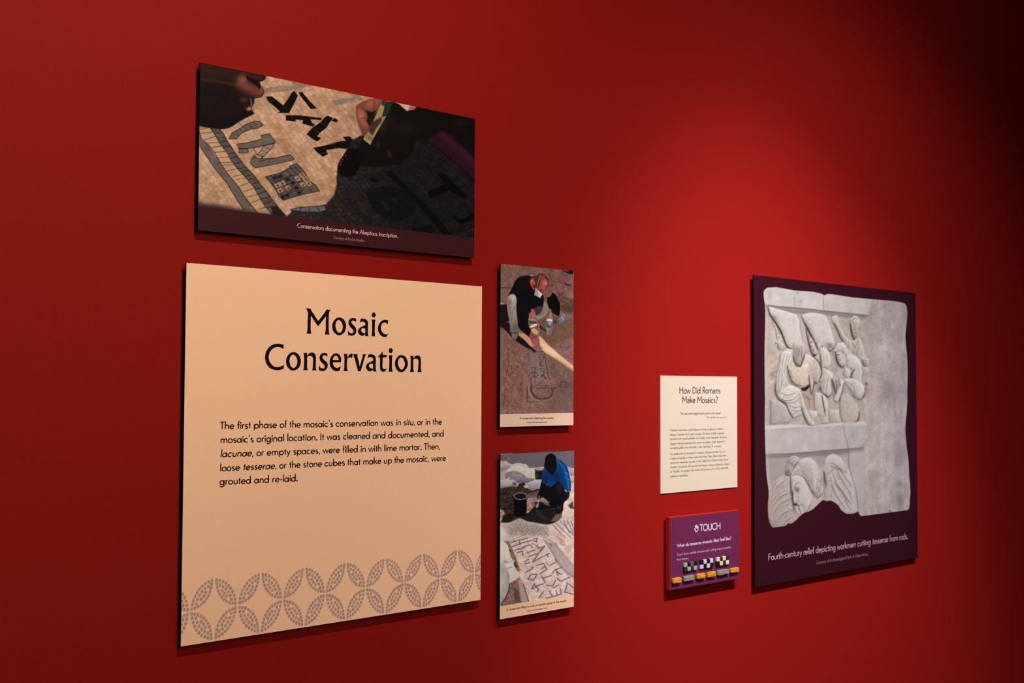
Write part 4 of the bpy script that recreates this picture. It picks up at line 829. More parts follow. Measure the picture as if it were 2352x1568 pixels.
    form(K1, [(394,600),(440,606),(472,640),(486,720),(482,806),(446,816),(430,760),(400,740),(392,660)], T2, k=.6); seam(K1, [(440,612),(452,680),(466,758)], 2.8, .9); lo(K1, [(440,816),(482,814)], 2.4, .6)
    form(K1, [(350,726),(410,730),(412,762),(376,790)], T1, k=.5); form(K1, [(92,652),(150,668),(206,722),(216,806),(90,820)], (168, 158, 153), k=.7, lum=4); lo(K1, [(92,654),(90,740),(90,820)], 2.2, .6); hi(K1, [(96,652),(150,668),(204,718)], 2.4, .6)
    # figure above with a raised hand
    form(K2, [(162,118),(200,126),(236,200),(262,236),(300,245),(340,222),(372,300),(380,420),(350,440),(310,350),(250,330),(236,262),(212,220),(188,164)], T3, k=.9)
    form(K2, [(152,82),(172,74),(192,72),(198,112),(186,134),(166,124)], T1, k=.5)
    for a, b in (((153,86),(170,116)), ((168,74),(180,112)), ((184,70),(190,108))): hi(K2, [a, b], 1.3, .95, (212, 203, 197), .8); lo(K2, [(a[0]+7, a[1]+4), (b[0]+6, b[1])], 1.6, .6, D, .8)
    seam(K2, [(160,122),(186,168),(212,228),(238,266)], 2.6, .8); lo(K2, [(286,252),(308,296),(336,244)], 3, .7); lo(K2, [(262,250),(270,320)], 2.4, .5); lo(K2, [(340,270),(320,340)], 2.4, .5); lo(K2, [(300,300),(300,350)], 2, .4); hi(K2, [(346,240),(368,310)], 3, .5)
    form(K2, [(280,100),(308,72),(336,86),(346,130),(340,190),(318,214),(302,226),(286,182),(278,132)], T3, k=.9, lum=22)
    for c in ((290,92), (304,82), (320,82), (334,96)): p.blob(*pt(K2, *c), 2.2, 2, (204, 194, 188), .8)
    for c in ((300,128), (324,134), (298,98), (312,92), (327,94)): p.blob(*pt(K2, *c), 1.7, 1.4, (84, 70, 68), .8)
    lo(K2, [(312,130),(310,152),(318,156)], 2, .7); lo(K2, [(300,168),(322,166)], 2, .7); p.blob(*pt(K2, 316,190), 4, 5, (142, 130, 126), .7); p.blob(*pt(K2, 340,160), 3, 9, (110, 96, 92), .6)
    seam(K2, [(280,130),(286,190),(302,238),(322,216)], 3.4, .92)
    form(K2, [(362,372),(384,354),(406,376),(402,412),(380,420),(366,400)], T3, k=.8); lo(K2, [(368,384),(396,384)], 2.4, .7); p.blob(*pt(K2, 384,402), 4, 3, (120, 106, 102), .7); seam(K2, [(362,376),(366,404),(380,424)], 1.8, .6)
    form(K2, [(360,424),(400,430),(404,470),(370,480)], T3, k=.4)
    # third workman, bent over his block
    form(K2, [(164,322),(190,264),(230,254),(258,300),(300,340),(342,380),(358,450),(352,520),(378,570),(376,614),(346,648),(300,640),(240,620),(200,660),(170,650),(150,520),(190,430)], (178, 167, 160), k=.8)
    form(K2, [(164,320),(190,265),(230,255),(256,300),(246,342),(216,320),(190,322)], T2, k=.8)
    form(K2, [(180,326),(214,320),(244,350),(246,398),(226,424),(206,410),(186,366)], T3, k=.8, lum=20); p.blob(*pt(K2, 196,342), 2, 1.6, (72, 58, 56), .9); lo(K2, [(186,352),(180,366),(192,370)], 1.8, .7); p.blob(*pt(K2, 222,388), 6, 8, (196, 188, 182), .6); lo(K2, [(200,376),(214,380)], 1.8, .7); lo(K2, [(214,330),(236,352)], 2, .6)
    seam(K2, [(176,326),(184,374),(204,416),(222,432),(242,410)], 3.6, .92)
    form(K2, [(250,346),(300,340),(340,380),(356,450),(346,522),(320,530),(290,506),(284,470),(300,446),(262,430)], T1, k=.8); form(K2, [(244,428),(272,436),(282,486),(252,502),(230,476)], T2, k=.8)
    seam(K2, [(308,444),(290,470),(284,504)], 3.4, .85); lo(K2, [(244,432),(232,474)], 2.4, .6); hi(K2, [(270,348),(310,356),(340,400)], 5, .45, (208, 199, 193)); lo(K2, [(320,400),(338,460),(334,510)], 2.4, .4)
    form(K2, [(224,512),(260,504),(312,510),(368,556),(378,604),(350,646),(312,632),(290,600),(254,546)], T1, k=.9); seam(K2, [(292,622),(320,642),(350,650),(376,614),(380,566)], 2.8, .8); lo(K2, [(250,520),(300,560),(310,620)], 2.6, .6); lo(K2, [(268,510),(330,560)], 2, .4); lo(K2, [(226,520),(250,560)], 2.6, .6)
    form(K2, [(206,500),(236,526),(226,580),(206,640),(186,668),(166,650),(180,612),(202,566)], T1, k=.9); p.blob(*pt(K2, 180,642), 5, 6, (208, 200, 194), .6); lo(K2, [(170,630),(190,640)], 2, .6); seam(K2, [(232,540),(222,600),(200,660)], 2.4, .75); lo(K2, [(192,520),(212,550),(190,556)], 3, .7)
    seam(K2, [(146,506),(160,540),(178,606)], 3.8, .9); seam(K2, [(182,520),(184,560),(180,604)], 2.0, .6)
    form(K2, [(214,622),(258,602),(292,640),(342,730),(332,782),(306,806),(226,802),(208,720)], (184, 169, 156), k=.7, lum=4); seam(K2, [(340,732),(332,786),(302,810),(220,806)], 3.2, .85); lo(K2, [(246,650),(262,770)], 4, .35, (150, 120, 98), 2); lo(K2, [(210,640),(206,720),(218,800)], 2, .5)
    form(K2, [(130,712),(200,720),(204,800),(140,806)], (182, 172, 164), k=.5); lo(K2, [(390,536),(394,620)], 3, .6); p.blob(*pt(K2, 389,542), 3, 3, (74, 60, 54), .8)
    hi(K2, [(300,640),(380,650),(390,760)], 6, .35)
    # lower moulding
    i, m = p.fill(B7([(262,600),(560,575),(850,550),(1570,535),(1535,825),(1000,868),(560,905),(272,915)]), (176, 166, 164), 2, 0.85); p.grain(40, 0.08, 41, i, m=m, asp=.5)
    i, m = p.fill(B7([(262,545),(600,528),(900,545),(1250,500),(1560,490),(1575,535),(850,555),(262,602)]), (204, 195, 186), 2.5, 0.8)
    lo(B7, [(270,598),(560,580),(850,560)], 1.5, .4); p.blob(*pt(B7, 830,740), 3, 8, (186, 164, 128), .6)
    i, m = p.fill(B7([(272,915),(560,905),(1000,868),(1535,825),(1530,880),(1000,940),(560,960),(275,975)]), (118, 106, 106), 3.5, 0.8)
    lo(B7, [(270,918),(420,908),(560,908),(800,892),(1000,872),(1250,852),(1530,825)], 3.2, .85, (72, 62, 62))
    i, m = p.fill(B7([(275,960),(560,960),(1000,930),(1030,1000),(980,1100),(940,1040),(760,960),(620,1020),(520,1150),(400,1250),(310,1340)]), (152, 138, 138), 4, 0.7)
    # winged head
    form(B7, [(310,1500),(360,1360),(430,1270),(530,1200),(600,1200),(625,1500),(640,1650),(690,1740),(560,1890),(430,1880),(330,1790),(300,1640)], (168, 155, 147), lum=10)
    for q in ([(315,1480),(380,1340),(440,1320),(420,1400)], [(440,1390),(500,1270),(560,1220)], [(330,1560),(440,1440),(520,1390),(600,1380)]): lo(B7, q, 2.0, .6, (120, 98, 88))
    for q in ([(330,260),(350,160),(420,140),(440,180),(540,50),(600,30)], [(380,360),(400,300),(480,250),(560,220),(600,230)], [(360,470),(420,400),(500,380),(560,330),(640,270)], [(330,110),(420,60)], [(480,440),(540,400),(620,330)]): lo(C7, q, 1.8, .55, (120, 100, 92))
    form(B7, [(590,1190),(680,1020),(760,965),(850,960),(920,1020),(945,1120),(930,1260),(1010,1330),(1010,1430),(940,1480),(880,1410),(820,1290),(740,1190),(660,1170)], (186, 176, 172))
    form(B7, [(600,1200),(680,1180),(760,1220),(830,1320),(880,1420),(865,1560),(850,1650),(790,1740),(730,1770),(690,1700),(660,1640),(622,1520),(600,1380)], (190, 180, 174), lum=12)
    for k in range(7): lo(B7, [(690+24*k,1010+2*k),(720+24*k,1080+14*k),(770+20*k,1180+26*k)], 1.6, .5)
    lo(B7, [(740,1190),(800,1260),(850,1370),(890,1440),(940,1480)], 3.4, .75, (86, 72, 66)); lo(B7, [(650,1160),(700,1110),(760,1140),(740,1190)], 2.4, .5)
    form(B7, [(545,1040),(590,940),(660,925),(700,960),(690,1010),(620,1080),(600,1150),(540,1160)], (176, 164, 160)); lo(B7, [(560,1060),(600,980),(660,950)], 2, .6); lo(B7, [(600,1090),(630,1000),(670,990)], 2, .6); lo(B7, [(545,1030),(580,945),(650,925),(695,950)], 1.6, .5); lo(B7, [(695,1000),(640,1080),(610,1140)], 3, .8)
    p.blob(*pt(B7, 560,1150), 6, 7, (110, 94, 92), .85); lo(B7, [(520,1130),(535,1180),(575,1190),(598,1170)], 3.4, .9, (48, 38, 38))
    lo(B7, [(590,1190),(588,1280),(605,1400),(625,1500),(622,1568)], 3.2, .9, (54, 43, 40)); lo(C7, [(600,10),(622,60),(620,150),(632,215),(690,225),(705,270),(722,325)], 3.6, .92, (42, 34, 33)); p.blob(*pt(C7, 655,212), 5, 3.4, (46, 36, 34), .95)
    lo(B7, [(640,1340),(675,1285),(720,1275),(765,1310)], 2.6, .75); p.blob(*pt(B7, 675,1360), 6, 6, (116, 102, 98), .8); hi(B7, [(690,1330),(730,1335)], 3, .6); lo(B7, [(655,1360),(690,1390)], 2, .7); lo(C7, [(700,110),(690,150),(640,185)], 2, .4); lo(C7, [(700,180),(740,210),(700,235)], 2.2, .6); hi(C7, [(650,90),(640,160)], 4, .5); hi(C7, [(780,110),(830,160)], 9, .4)
    lo(C7, [(860,150),(830,260),(770,320)], 2, .5); lo(C7, [(870,30),(940,135),(1000,70)], 3.2, .8, (72, 58, 50))
    p.fill(C7([(880,60),(940,140),(1000,90),(1000,160),(870,285),(830,300)]), (180, 168, 158), 1.5, 0.8)
    lo(B7, ellipse(968,1355,44,100)[:28], 1.8, .55); lo(B7, ellipse(968,1350,20,46)[:28], 1.8, .6); p.blob(*pt(B7, 968,1345), 2.4, 3, (120, 104, 100), .7)
    form(B7, [(1022,1060),(1060,935),(1140,900),(1240,960),(1330,1090),(1390,1280),(1440,1480),(1450,1700),(1440,1760),(1310,1770),(1210,1670),(1110,1610),(1040,1560),(1030,1300)], (182, 172, 168), lum=10)
    lo(B7, [(1022,1130),(1032,1240),(1052,1310)], 4, .9, (48, 38, 36)); lo(B7, [(1018,1060),(1058,938),(1140,902)], 2, .5); lo(B7, [(1090,1030),(1150,1035),(1220,1090),(1300,1140)], 3.2, .8, (78, 64, 60)); lo(B7, [(1300,1135),(1310,1080),(1250,980)], 2, .4); hi(B7, [(1060,1000),(1130,940),(1230,1000)], 8, .5)
    lo(B7, [(1060,1180),(1120,1120),(1150,1100)], 3, .5)
    for q in ([(1140,1110),(1190,1200),(1220,1240)], [(1190,1110),(1250,1220),(1320,1310),(1365,1325)], [(1150,1250),(1200,1340),(1250,1390),(1280,1380)], [(1250,1400),(1300,1480),(1330,1568)], [(1340,1400),(1390,1520)]): lo(B7, q, 2.2, .65, (84, 70, 66))
    for k in range(5): lo(B7, [(1130-8*k,1260+60*k),(1150-6*k,1300+55*k),(1120-8*k,1370+50*k)], 1.6, .4)
    for q in ([(1170,-40),(1240,50),(1280,45)], [(1250,60),(1330,160),(1400,190)], [(1260,80),(1310,190),(1380,300)], [(1110,160),(1210,230),(1250,200)]): lo(C7, q, 2.2, .6, (84, 70, 66))
    for q in ([(330,1500),(400,1350),(500,1260)], [(340,1600),(450,1470),(590,1400)], [(350,1700),(450,1560),(600,1480)], [(400,1790),(480,1690),(600,1620)], [(450,1860),(540,1770),(640,1700)]):
        cav(B7, q, 4.5, .5, (104, 86, 78), 2); hi(B7, [(x+4, y-24) for x, y in q], 2.5, .5, (200, 188, 178), 1.6)
    cav(B7, [(600,1220),(600,1400),(625,1560),(640,1680)], 6, .5, (60, 48, 44), 4); cav(B7, [(640,1340),(690,1400),(700,1330)], 6, .5, (100, 84, 78), 3); cav(B7, [(780,1230),(860,1380),(900,1460)], 6, .45); cav(B7, [(1030,1150),(1050,1330)], 6, .55); cav(B7, [(1110,1060),(1220,1110),(1300,1150)], 7, .5)
    cav(B7, [(740,1560),(800,1640),(860,1560)], 6, .3); cav(B7, [(560,1000),(640,1070),(690,1010)], 5, .4); hi(B7, [(700,1240),(790,1330),(830,1440)], 8, .4); hi(B7, [(780,990),(860,990),(910,1060)], 5, .5)
    for q in ([(1130,1150),(1190,1290),(1290,1440),(1380,1568)], [(1190,1140),(1270,1280),(1370,1420)], [(1240,1130),(1310,1230),(1390,1330)], [(1100,1200),(1130,1330),(1200,1470),(1290,1600)]): cav(B7, q, 3.6, .55, (92, 76, 72), 1.8); hi(B7, [(x+20, y-14) for x, y in q], 2.4, .5, (206, 196, 190), 1.6)
    # the long crack and stains on the plain right part
    lo(B7, [(1270,520),(1290,650),(1325,780),(1340,950),(1340,1060),(1385,1200),(1420,1350),(1455,1568)], 2.4, .8, (84, 66, 60)); lo(C7, [(1440,-20),(1448,140),(1462,300)], 2.4, .8, (84, 66, 60))
    i, m = p.fill(B7([(1350,870),(1540,850),(1550,1500),(1470,1600),(1400,1250)]), (176, 166, 172), 4, 0.6)
    for q, c in (([(1560,100),(1600,300)], (184, 150, 120)), ([(1900,0),(1940,420)], (166, 128, 108))): hi(B7, q, 4, .5, c, 3)
    lo(A7, [(2055,820),(2020,900)], 3, .6, (128, 92, 78)); p.blob(*pt(A7, 1960,840), 14, 20, (178, 152, 136), .5); lo(A7, [(1555,1450),(1575,1465)], 3, .7); p.blob(*pt(B7, 1860,80), 12, 22, (140, 126, 128), .6); p.blob(*pt(B7, 2000,960), 16, 24, (146, 134, 140), .6); p.blob(*pt(C7, 2000,150), 12, 24, (128, 118, 124), .7); p.blob(*pt(C7, 1870,298), 3, 3, (96, 82, 80), .8); p.blob(*pt(B7, 1990,1290), 10, 12, (128, 116, 118), .6)
    # rounded, paler rim of the slab, then the board round it
    alli = np.arange(len(p.u)); d = p.sd(alli, out)
    rim = np.exp(-((d+4)/3.0)**2); p.mix(alli, 0.35*rim, (196, 184, 176))
    low = np.exp(-((d+2.5)/2.5)**2)*np.clip((p.v-1120)/120, 0, 1); p.mix(alli, 0.35*low, (110, 94, 84))
    m = sstep(-0.9, 0.9, d+0.8*fbm(p.u*0.3, p.v*0.3, 71, 3))[:, None]
    p.c = p.c*(1-m)+np.array(edge, float)*m
    return d
# ================================================================== the room
rnd = random.Random(7)
m_wall = material('red_wall_paint', ink((0, 0, 0), 'wall')+np.array((0.203, 0.0053, 0.0054)), 0.7, 0.12, bump=(420, 0.25, 0.0006), mottle=(0.50, 480))
o = link_mesh('wall_back', [(-3, 0, 0), (9, 0, 0), (9, 0, 5), (-3, 0, 5), (-3, .15, 0), (9, .15, 0), (9, .15, 5), (-3, .15, 5)],
              [(0, 1, 2, 3), (5, 4, 7, 6), (4, 0, 3, 7), (1, 5, 6, 2), (3, 2, 6, 7), (4, 5, 1, 0)], m_wall)
o['kind'] = 'structure'; o['label'] = 'deep red painted gallery wall'; o['category'] = 'wall'
m_floor = material('dark_carpet', (0.03, 0.028, 0.027), 0.9, 0.1, bump=(300, 0.4, 0.003))
o = link_mesh('floor', [(-3, -5, -.1), (9, -5, -.1), (9, .15, -.1), (-3, .15, -.1), (-3, -5, 0), (9, -5, 0), (9, .15, 0), (-3, .15, 0)],
              [(0, 3, 2, 1), (4, 5, 6, 7), (0, 1, 5, 4), (1, 2, 6, 5), (2, 3, 7, 6), (3, 0, 4, 7)], m_floor)
o['kind'] = 'structure'

GAP, TH = 0.013, 0.006                        # boards stand 13 mm off the wall and are 6 mm thick
YF = -(GAP+TH)                                # front plane of the boards
INK = 0.0004                                  # thickness of a printed sheet
m_edge = material('black_board', (0.006, 0.006, 0.007), 0.6, 0.1)
m_peg = material('steel_standoff', (0.25, 0.24, 0.23), 0.35, 0.5, metal=1.0)
m_black = material('black_ink', (0.004, 0.0035, 0.004), 0.6, 0.05)
def m_inks(n): return material(n, (1, 1, 1), 0.6, 0.06, attr='inks')

def mounted_board(root, org, x0, x1, z0, z1, mat=None):
    b = box('board', x0, x1, YF, -GAP, z0, z1, mat or m_edge, root, org, 0.0005, 1)
    dx, dz = min(.09, (x1-x0)*.2), min(.09, (z1-z0)*.2)
    for sx in (x0+dx, x1-dx):
        for sz in (z0+dz, z1-dz): peg('standoff_mount', sx, sz, -GAP, 0.0, 0.009, m_peg, root, org)
    return b

E5 = 0.0006                                   # sheets stop this far from the board's edge
# ------------------------------------------------------------------ upper left: wide photograph of hands on an inscription
X0, X1, Z0, Z1 = 1.2996, 2.1403, 1.8602, 2.2522
org = ((X0+X1)/2, 0, Z0)
doc = empty('photo_panel', org, 'wide photo panel of two hands over a stone mosaic, dark maroon caption strip', 'photo panel', 'photo panels')
mounted_board(doc, org, X0, X1, Z0, Z1)
ZB = 1.9167
P = Print(X0+E5, X1-E5, ZB, Z1-E5, YF-INK, (0.00135, 0.00103)); paint_documenting(P)
P.build('printed_photo', m_inks('hands_print'), doc, org, 'doc')
m_band = material('maroon_strip_ink', ink((58, 21, 25), 'doc'), 0.55, 0.1)
b = sheet('caption_strip', X0+E5, X1-E5, Z0+E5, ZB, YF-INK, INK*.9, m_band, doc, org); b['label'] = 'dark maroon caption strip'
m_cap = material('pale_pink_ink', ink((222, 172, 152), 'doc'), 0.5, 0.2)
m_cap2 = material('dim_pink_ink', ink((176, 112, 100), 'doc'), 0.5, 0.2)
text_block('caption_text', [('Conservators documenting the Akeptous inscription.', (683.3, 522.3), (913.3, 546.2))], YF-INK*1.8, m_cap, doc, org, 10.0, 0.085)
text_block('credit_text', [('Courtesy of Evolve Studios.', (765.7, 548.2), (837.6, 555.4))], YF-INK*1.8, m_cap2, doc, org, 6.2, 0.085, italic=True)

# ------------------------------------------------------------------ lower left: the large cream text panel
X0, X1, Z0, Z1 = 1.2720, 2.1693, 0.9122, 1.7838
org = ((X0+X1)/2, 0, Z0)
main = empty('information_sign', org, 'large square cream text sign headed Mosaic Conservation with grey mosaic border', 'sign')
mounted_board(main, org, X0, X1, Z0, Z1)
m_cream = material('cream_print', ink((223, 168, 127), 'main'), 0.6, 0.12, bump=(900, 0.12, 0.0003), mottle=(0.10, 420))
sheet('printed_sheet', X0+E5, X1-E5, Z0+E5, Z1-E5, YF-INK, INK*.9, m_cream, main, org)['label'] = 'cream printed face of the panel'
H1, H2, H3, H4, H5, H6 = (frame(*v, 22.4) for v in ((695, 700), (795, 710), (600, 785), (690, 790), (780, 790), (870, 790)))
def gl(f, *loops): return [f(smooth(l, n=4)) for l in loops]
TITLE = [
 gl(H1, [(155,175),(405,188),(455,290),(560,450),(680,640),(805,822),(930,670),(1080,470),(1180,330),(1235,235),(1445,245),(1385,345),(1365,430),(1350,600),(1345,900),(1345,1250),(1360,1390),(1390,1520),(1140,1520),(1175,1380),(1190,1200),(1195,900),(1200,595),(1100,710),(950,915),(800,1105),(720,990),(600,810),(500,650),(425,555),(425,700),(415,1000),(415,1200),(425,1330),(455,1480),(205,1475),(240,1330),(255,1150),(260,800),(270,345),(230,270)]),
 gl(H1, [(1875,640),(2000,665),(2120,750),(2200,880),(2240,1040),(2240,1150),(2210,1290),(2140,1420),(2030,1510),(1920,1560),(1830,1560),(1720,1500),(1610,1390),(1545,1260),(1525,1120),(1530,1000),(1570,880),(1650,760),(1760,670)], [(1870,775),(1950,820),(2020,920),(2065,1050),(2065,1180),(2030,1320),(1970,1400),(1895,1430),(1840,1410),(1770,1340),(1715,1210),(1690,1080),(1705,960),(1745,850),(1805,790)]),
 gl(H2, [(505,475),(515,500),(505,660),(440,610),(370,585),(310,595),(275,650),(290,710),(340,780),(430,860),(490,950),(525,1050),(530,1130),(500,1230),(440,1310),(360,1350),(270,1358),(180,1345),(90,1310),(98,1070),(150,1155),(210,1220),(280,1240),(340,1215),(375,1150),(370,1090),(330,1020),(260,960),(180,860),(135,780),(120,690),(140,590),(190,510),(260,465),(350,450),(430,460)]),
 gl(H2, [(745,495),(800,480),(880,478),(980,500),(1060,550),(1110,620),(1135,720),(1125,900),(1125,1200),(1135,1290),(1165,1385),(970,1375),(985,1290),(920,1330),(850,1370),(760,1350),(680,1290),(630,1220),(608,1140),(640,1030),(710,950),(820,890),(920,845),(990,800),(980,720),(940,660),(870,632),(800,640),(740,660),(690,690),(720,600)], [(800,978),(985,985),(985,1230),(910,1220),(840,1195),(790,1140),(775,1070)]),
 [H2(ellipse(1420,292,105,125))],
 gl(H2, [(1305,520),(1410,530),(1525,520),(1490,620),(1480,800),(1475,1050),(1480,1250),(1505,1385),(1400,1385),(1300,1380),(1325,1270),(1335,1100),(1338,850),(1335,650)]),
 gl(H2, [(2165,570),(2145,790),(2080,720),(2000,680),(1930,690),(1860,740),(1810,830),(1790,950),(1805,1060),(1850,1160),(1920,1240),(2000,1280),(2080,1285),(2170,1250),(2125,1330),(2085,1415),(2000,1430),(1900,1410),(1790,1340),(1710,1240),(1655,1120),(1635,1000),(1650,870),(1710,730),(1790,630),(1890,565),(1990,540),(2090,550)]),
 gl(H3, [(1160,150),(1155,360),(1060,310),(960,270),(830,255),(720,280),(600,345),(480,470),(410,620),(385,760),(400,900),(450,1040),(540,1160),(650,1250),(760,1290),(880,1290),(1000,1260),(1100,1210),(1165,1155),(1165,1360),(1060,1410),(930,1445),(780,1450),(620,1420),(470,1350),(340,1230),(260,1090),(215,950),(200,800),(215,630),(270,460),(370,310),(500,190),(640,120),(780,95),(920,95),(1050,115)]),
 gl(H3, [(1650,520),(1780,545),(1900,630),(1990,760),(2035,900),(2035,1060),(2000,1210),(1920,1340),(1820,1420),(1700,1465),(1580,1465),(1470,1410),(1370,1310),(1300,1170),(1275,1010),(1290,880),(1340,740),(1430,620),(1540,545)], [(1645,650),(1720,680),(1790,760),(1840,870),(1860,990),(1840,1140),(1780,1260),(1720,1320),(1660,1340),(1590,1310),(1520,1220),(1470,1090),(1455,960),(1475,840),(1520,740),(1580,670)]),
 gl(H4, [(160,450),(355,445),(340,600),(420,510),(490,450),(580,432),(660,440),(740,500),(785,590),(800,700),(800,900),(795,1200),(805,1280),(835,1350),(600,1345),(630,1230),(640,1050),(650,800),(640,700),(590,630),(520,605),(440,610),(380,640),(350,700),(350,900),(345,1150),(355,1260),(385,1345),(140,1335),(175,1220),(190,1000),(195,700),(185,580)]),
 gl(H4, [(1385,490),(1390,660),(1320,600),(1230,575),(1160,600),(1140,670),(1170,750),(1240,830),(1320,890),(1380,970),(1410,1080),(1395,1190),(1350,1280),(1270,1350),(1160,1385),(1060,1375),(945,1335),(955,1075),(1010,1170),(1070,1230),(1150,1250),(1220,1225),(1250,1160),(1230,1080),(1170,1010),(1070,920),(1010,830),(985,720),(1000,610),(1050,520),(1130,465),(1230,450),(1320,460)]),
 gl(H4, [(1830,470),(1930,490),(2020,560),(2080,680),(2100,810),(2090,935),(1670,935),(1680,1030),(1730,1140),(1800,1200),(1870,1225),(1960,1200),(2090,1140),(2060,1230),(2030,1340),(1970,1380),(1870,1395),(1760,1370),(1650,1300),(1560,1180),(1510,1040),(1505,900),(1530,760),(1600,610),(1700,510)], [(1825,595),(1900,630),(1950,710),(1975,820),(1665,820),(1690,720),(1750,630)]),
 gl(H5, [(215,495),(300,505),(400,500),(390,680),(450,610),(520,530),(600,490),(680,505),(645,720),(590,690),(530,680),(450,710),(395,780),(385,900),(380,1150),(395,1270),(425,1385),(310,1385),(205,1380),(235,1250),(245,1000),(245,700),(235,600)]),
 gl(H5, [(690,510),(800,520),(925,510),(920,600),(940,720),(990,900),(1035,1150),(1090,950),(1160,720),(1190,600),(1180,515),(1280,525),(1370,520),(1310,640),(1240,880),(1170,1130),(1080,1400),(1010,1395),(945,1390),(890,1180),(820,900),(760,700)]),
 gl(H5, [(1490,535),(1560,520),(1650,518),(1740,545),(1820,610),(1865,720),(1865,900),(1862,1250),(1905,1410),(1715,1400),(1720,1320),(1660,1360),(1590,1400),(1500,1385),(1420,1320),(1370,1250),(1355,1160),(1390,1060),(1460,980),(1570,920),(1670,875),(1730,830),(1715,740),(1670,685),(1600,665),(1520,680),(1430,720),(1460,630)], [(1545,1015),(1725,1020),(1720,1260),(1640,1250),(1570,1215),(1520,1150),(1515,1080)]),
 gl(H6, [(215,365),(205,550),(405,555),(405,675),(205,675),(200,900),(200,1200),(230,1265),(300,1280),(430,1255),(370,1330),(330,1405),(220,1415),(140,1390),(85,1320),(65,1220),(65,900),(65,675),(-60,670),(100,500)]),
 [H6(ellipse(615,335,105,130))],
 gl(H6, [(510,560),(615,570),(720,560),(690,680),(680,900),(680,1250),(715,1415),(600,1415),(500,1410),(530,1270),(540,1050),(540,750)]),
 gl(H6, [(1160,560),(1280,590),(1400,690),(1470,840),(1500,1000),(1475,1150),(1400,1290),(1300,1390),(1180,1440),(1080,1430),(980,1370),(890,1250),(840,1110),(830,960),(870,800),(960,660),(1060,580)], [(1155,685),(1230,720),(1300,830),(1340,980),(1330,1120),(1280,1230),(1230,1290),(1170,1315),(1100,1270),(1030,1160),(990,1020),(995,890),(1030,780),(1090,710)]),
 gl(H6, [(1615,595),(1790,595),(1780,735),(1840,670),(1900,600),(1990,582),(2080,600),(2145,680),(2170,800),(2170,1000),(2170,1250),(2200,1440),(1995,1435),(2025,1300),(2035,1100),(2035,850),(2010,790),(1960,750),(1900,745),(1830,760),(1785,800),(1780,1000),(1775,1250),(1810,1430),(1605,1435),(1635,1280),(1640,1000),(1640,750)]),
]
for ln in (TITLE[:7], TITLE[7:]): outline_mesh('title_line', ln, YF-INK*1.8, m_black, main, org)
text_block('paragraph_text', [
 ('The first phase of the mosaic\u2019s conservation was *in situ*, or in the', (506.1, 985.0), (1014.5, 974.4)),
 ('mosaic\u2019s original location. It was cleaned and documented, and', (506.8, 1017.3), (1019.0, 1001.8)),
 ('*lacunae*, or empty spaces, were filled in with lime mortar. Then,', (506.4, 1049.6), (1010.5, 1031.0)),
 ('loose *tesserae*, or the stone cubes that make up the mosaic, were', (506.1, 1082.0), (1023.6, 1057.5)),
 ('grouted and re-laid.', (505.3, 1113.2), (683.4, 1104.5))], YF-INK*1.8, m_black, main, org, 16.6, 0.098)

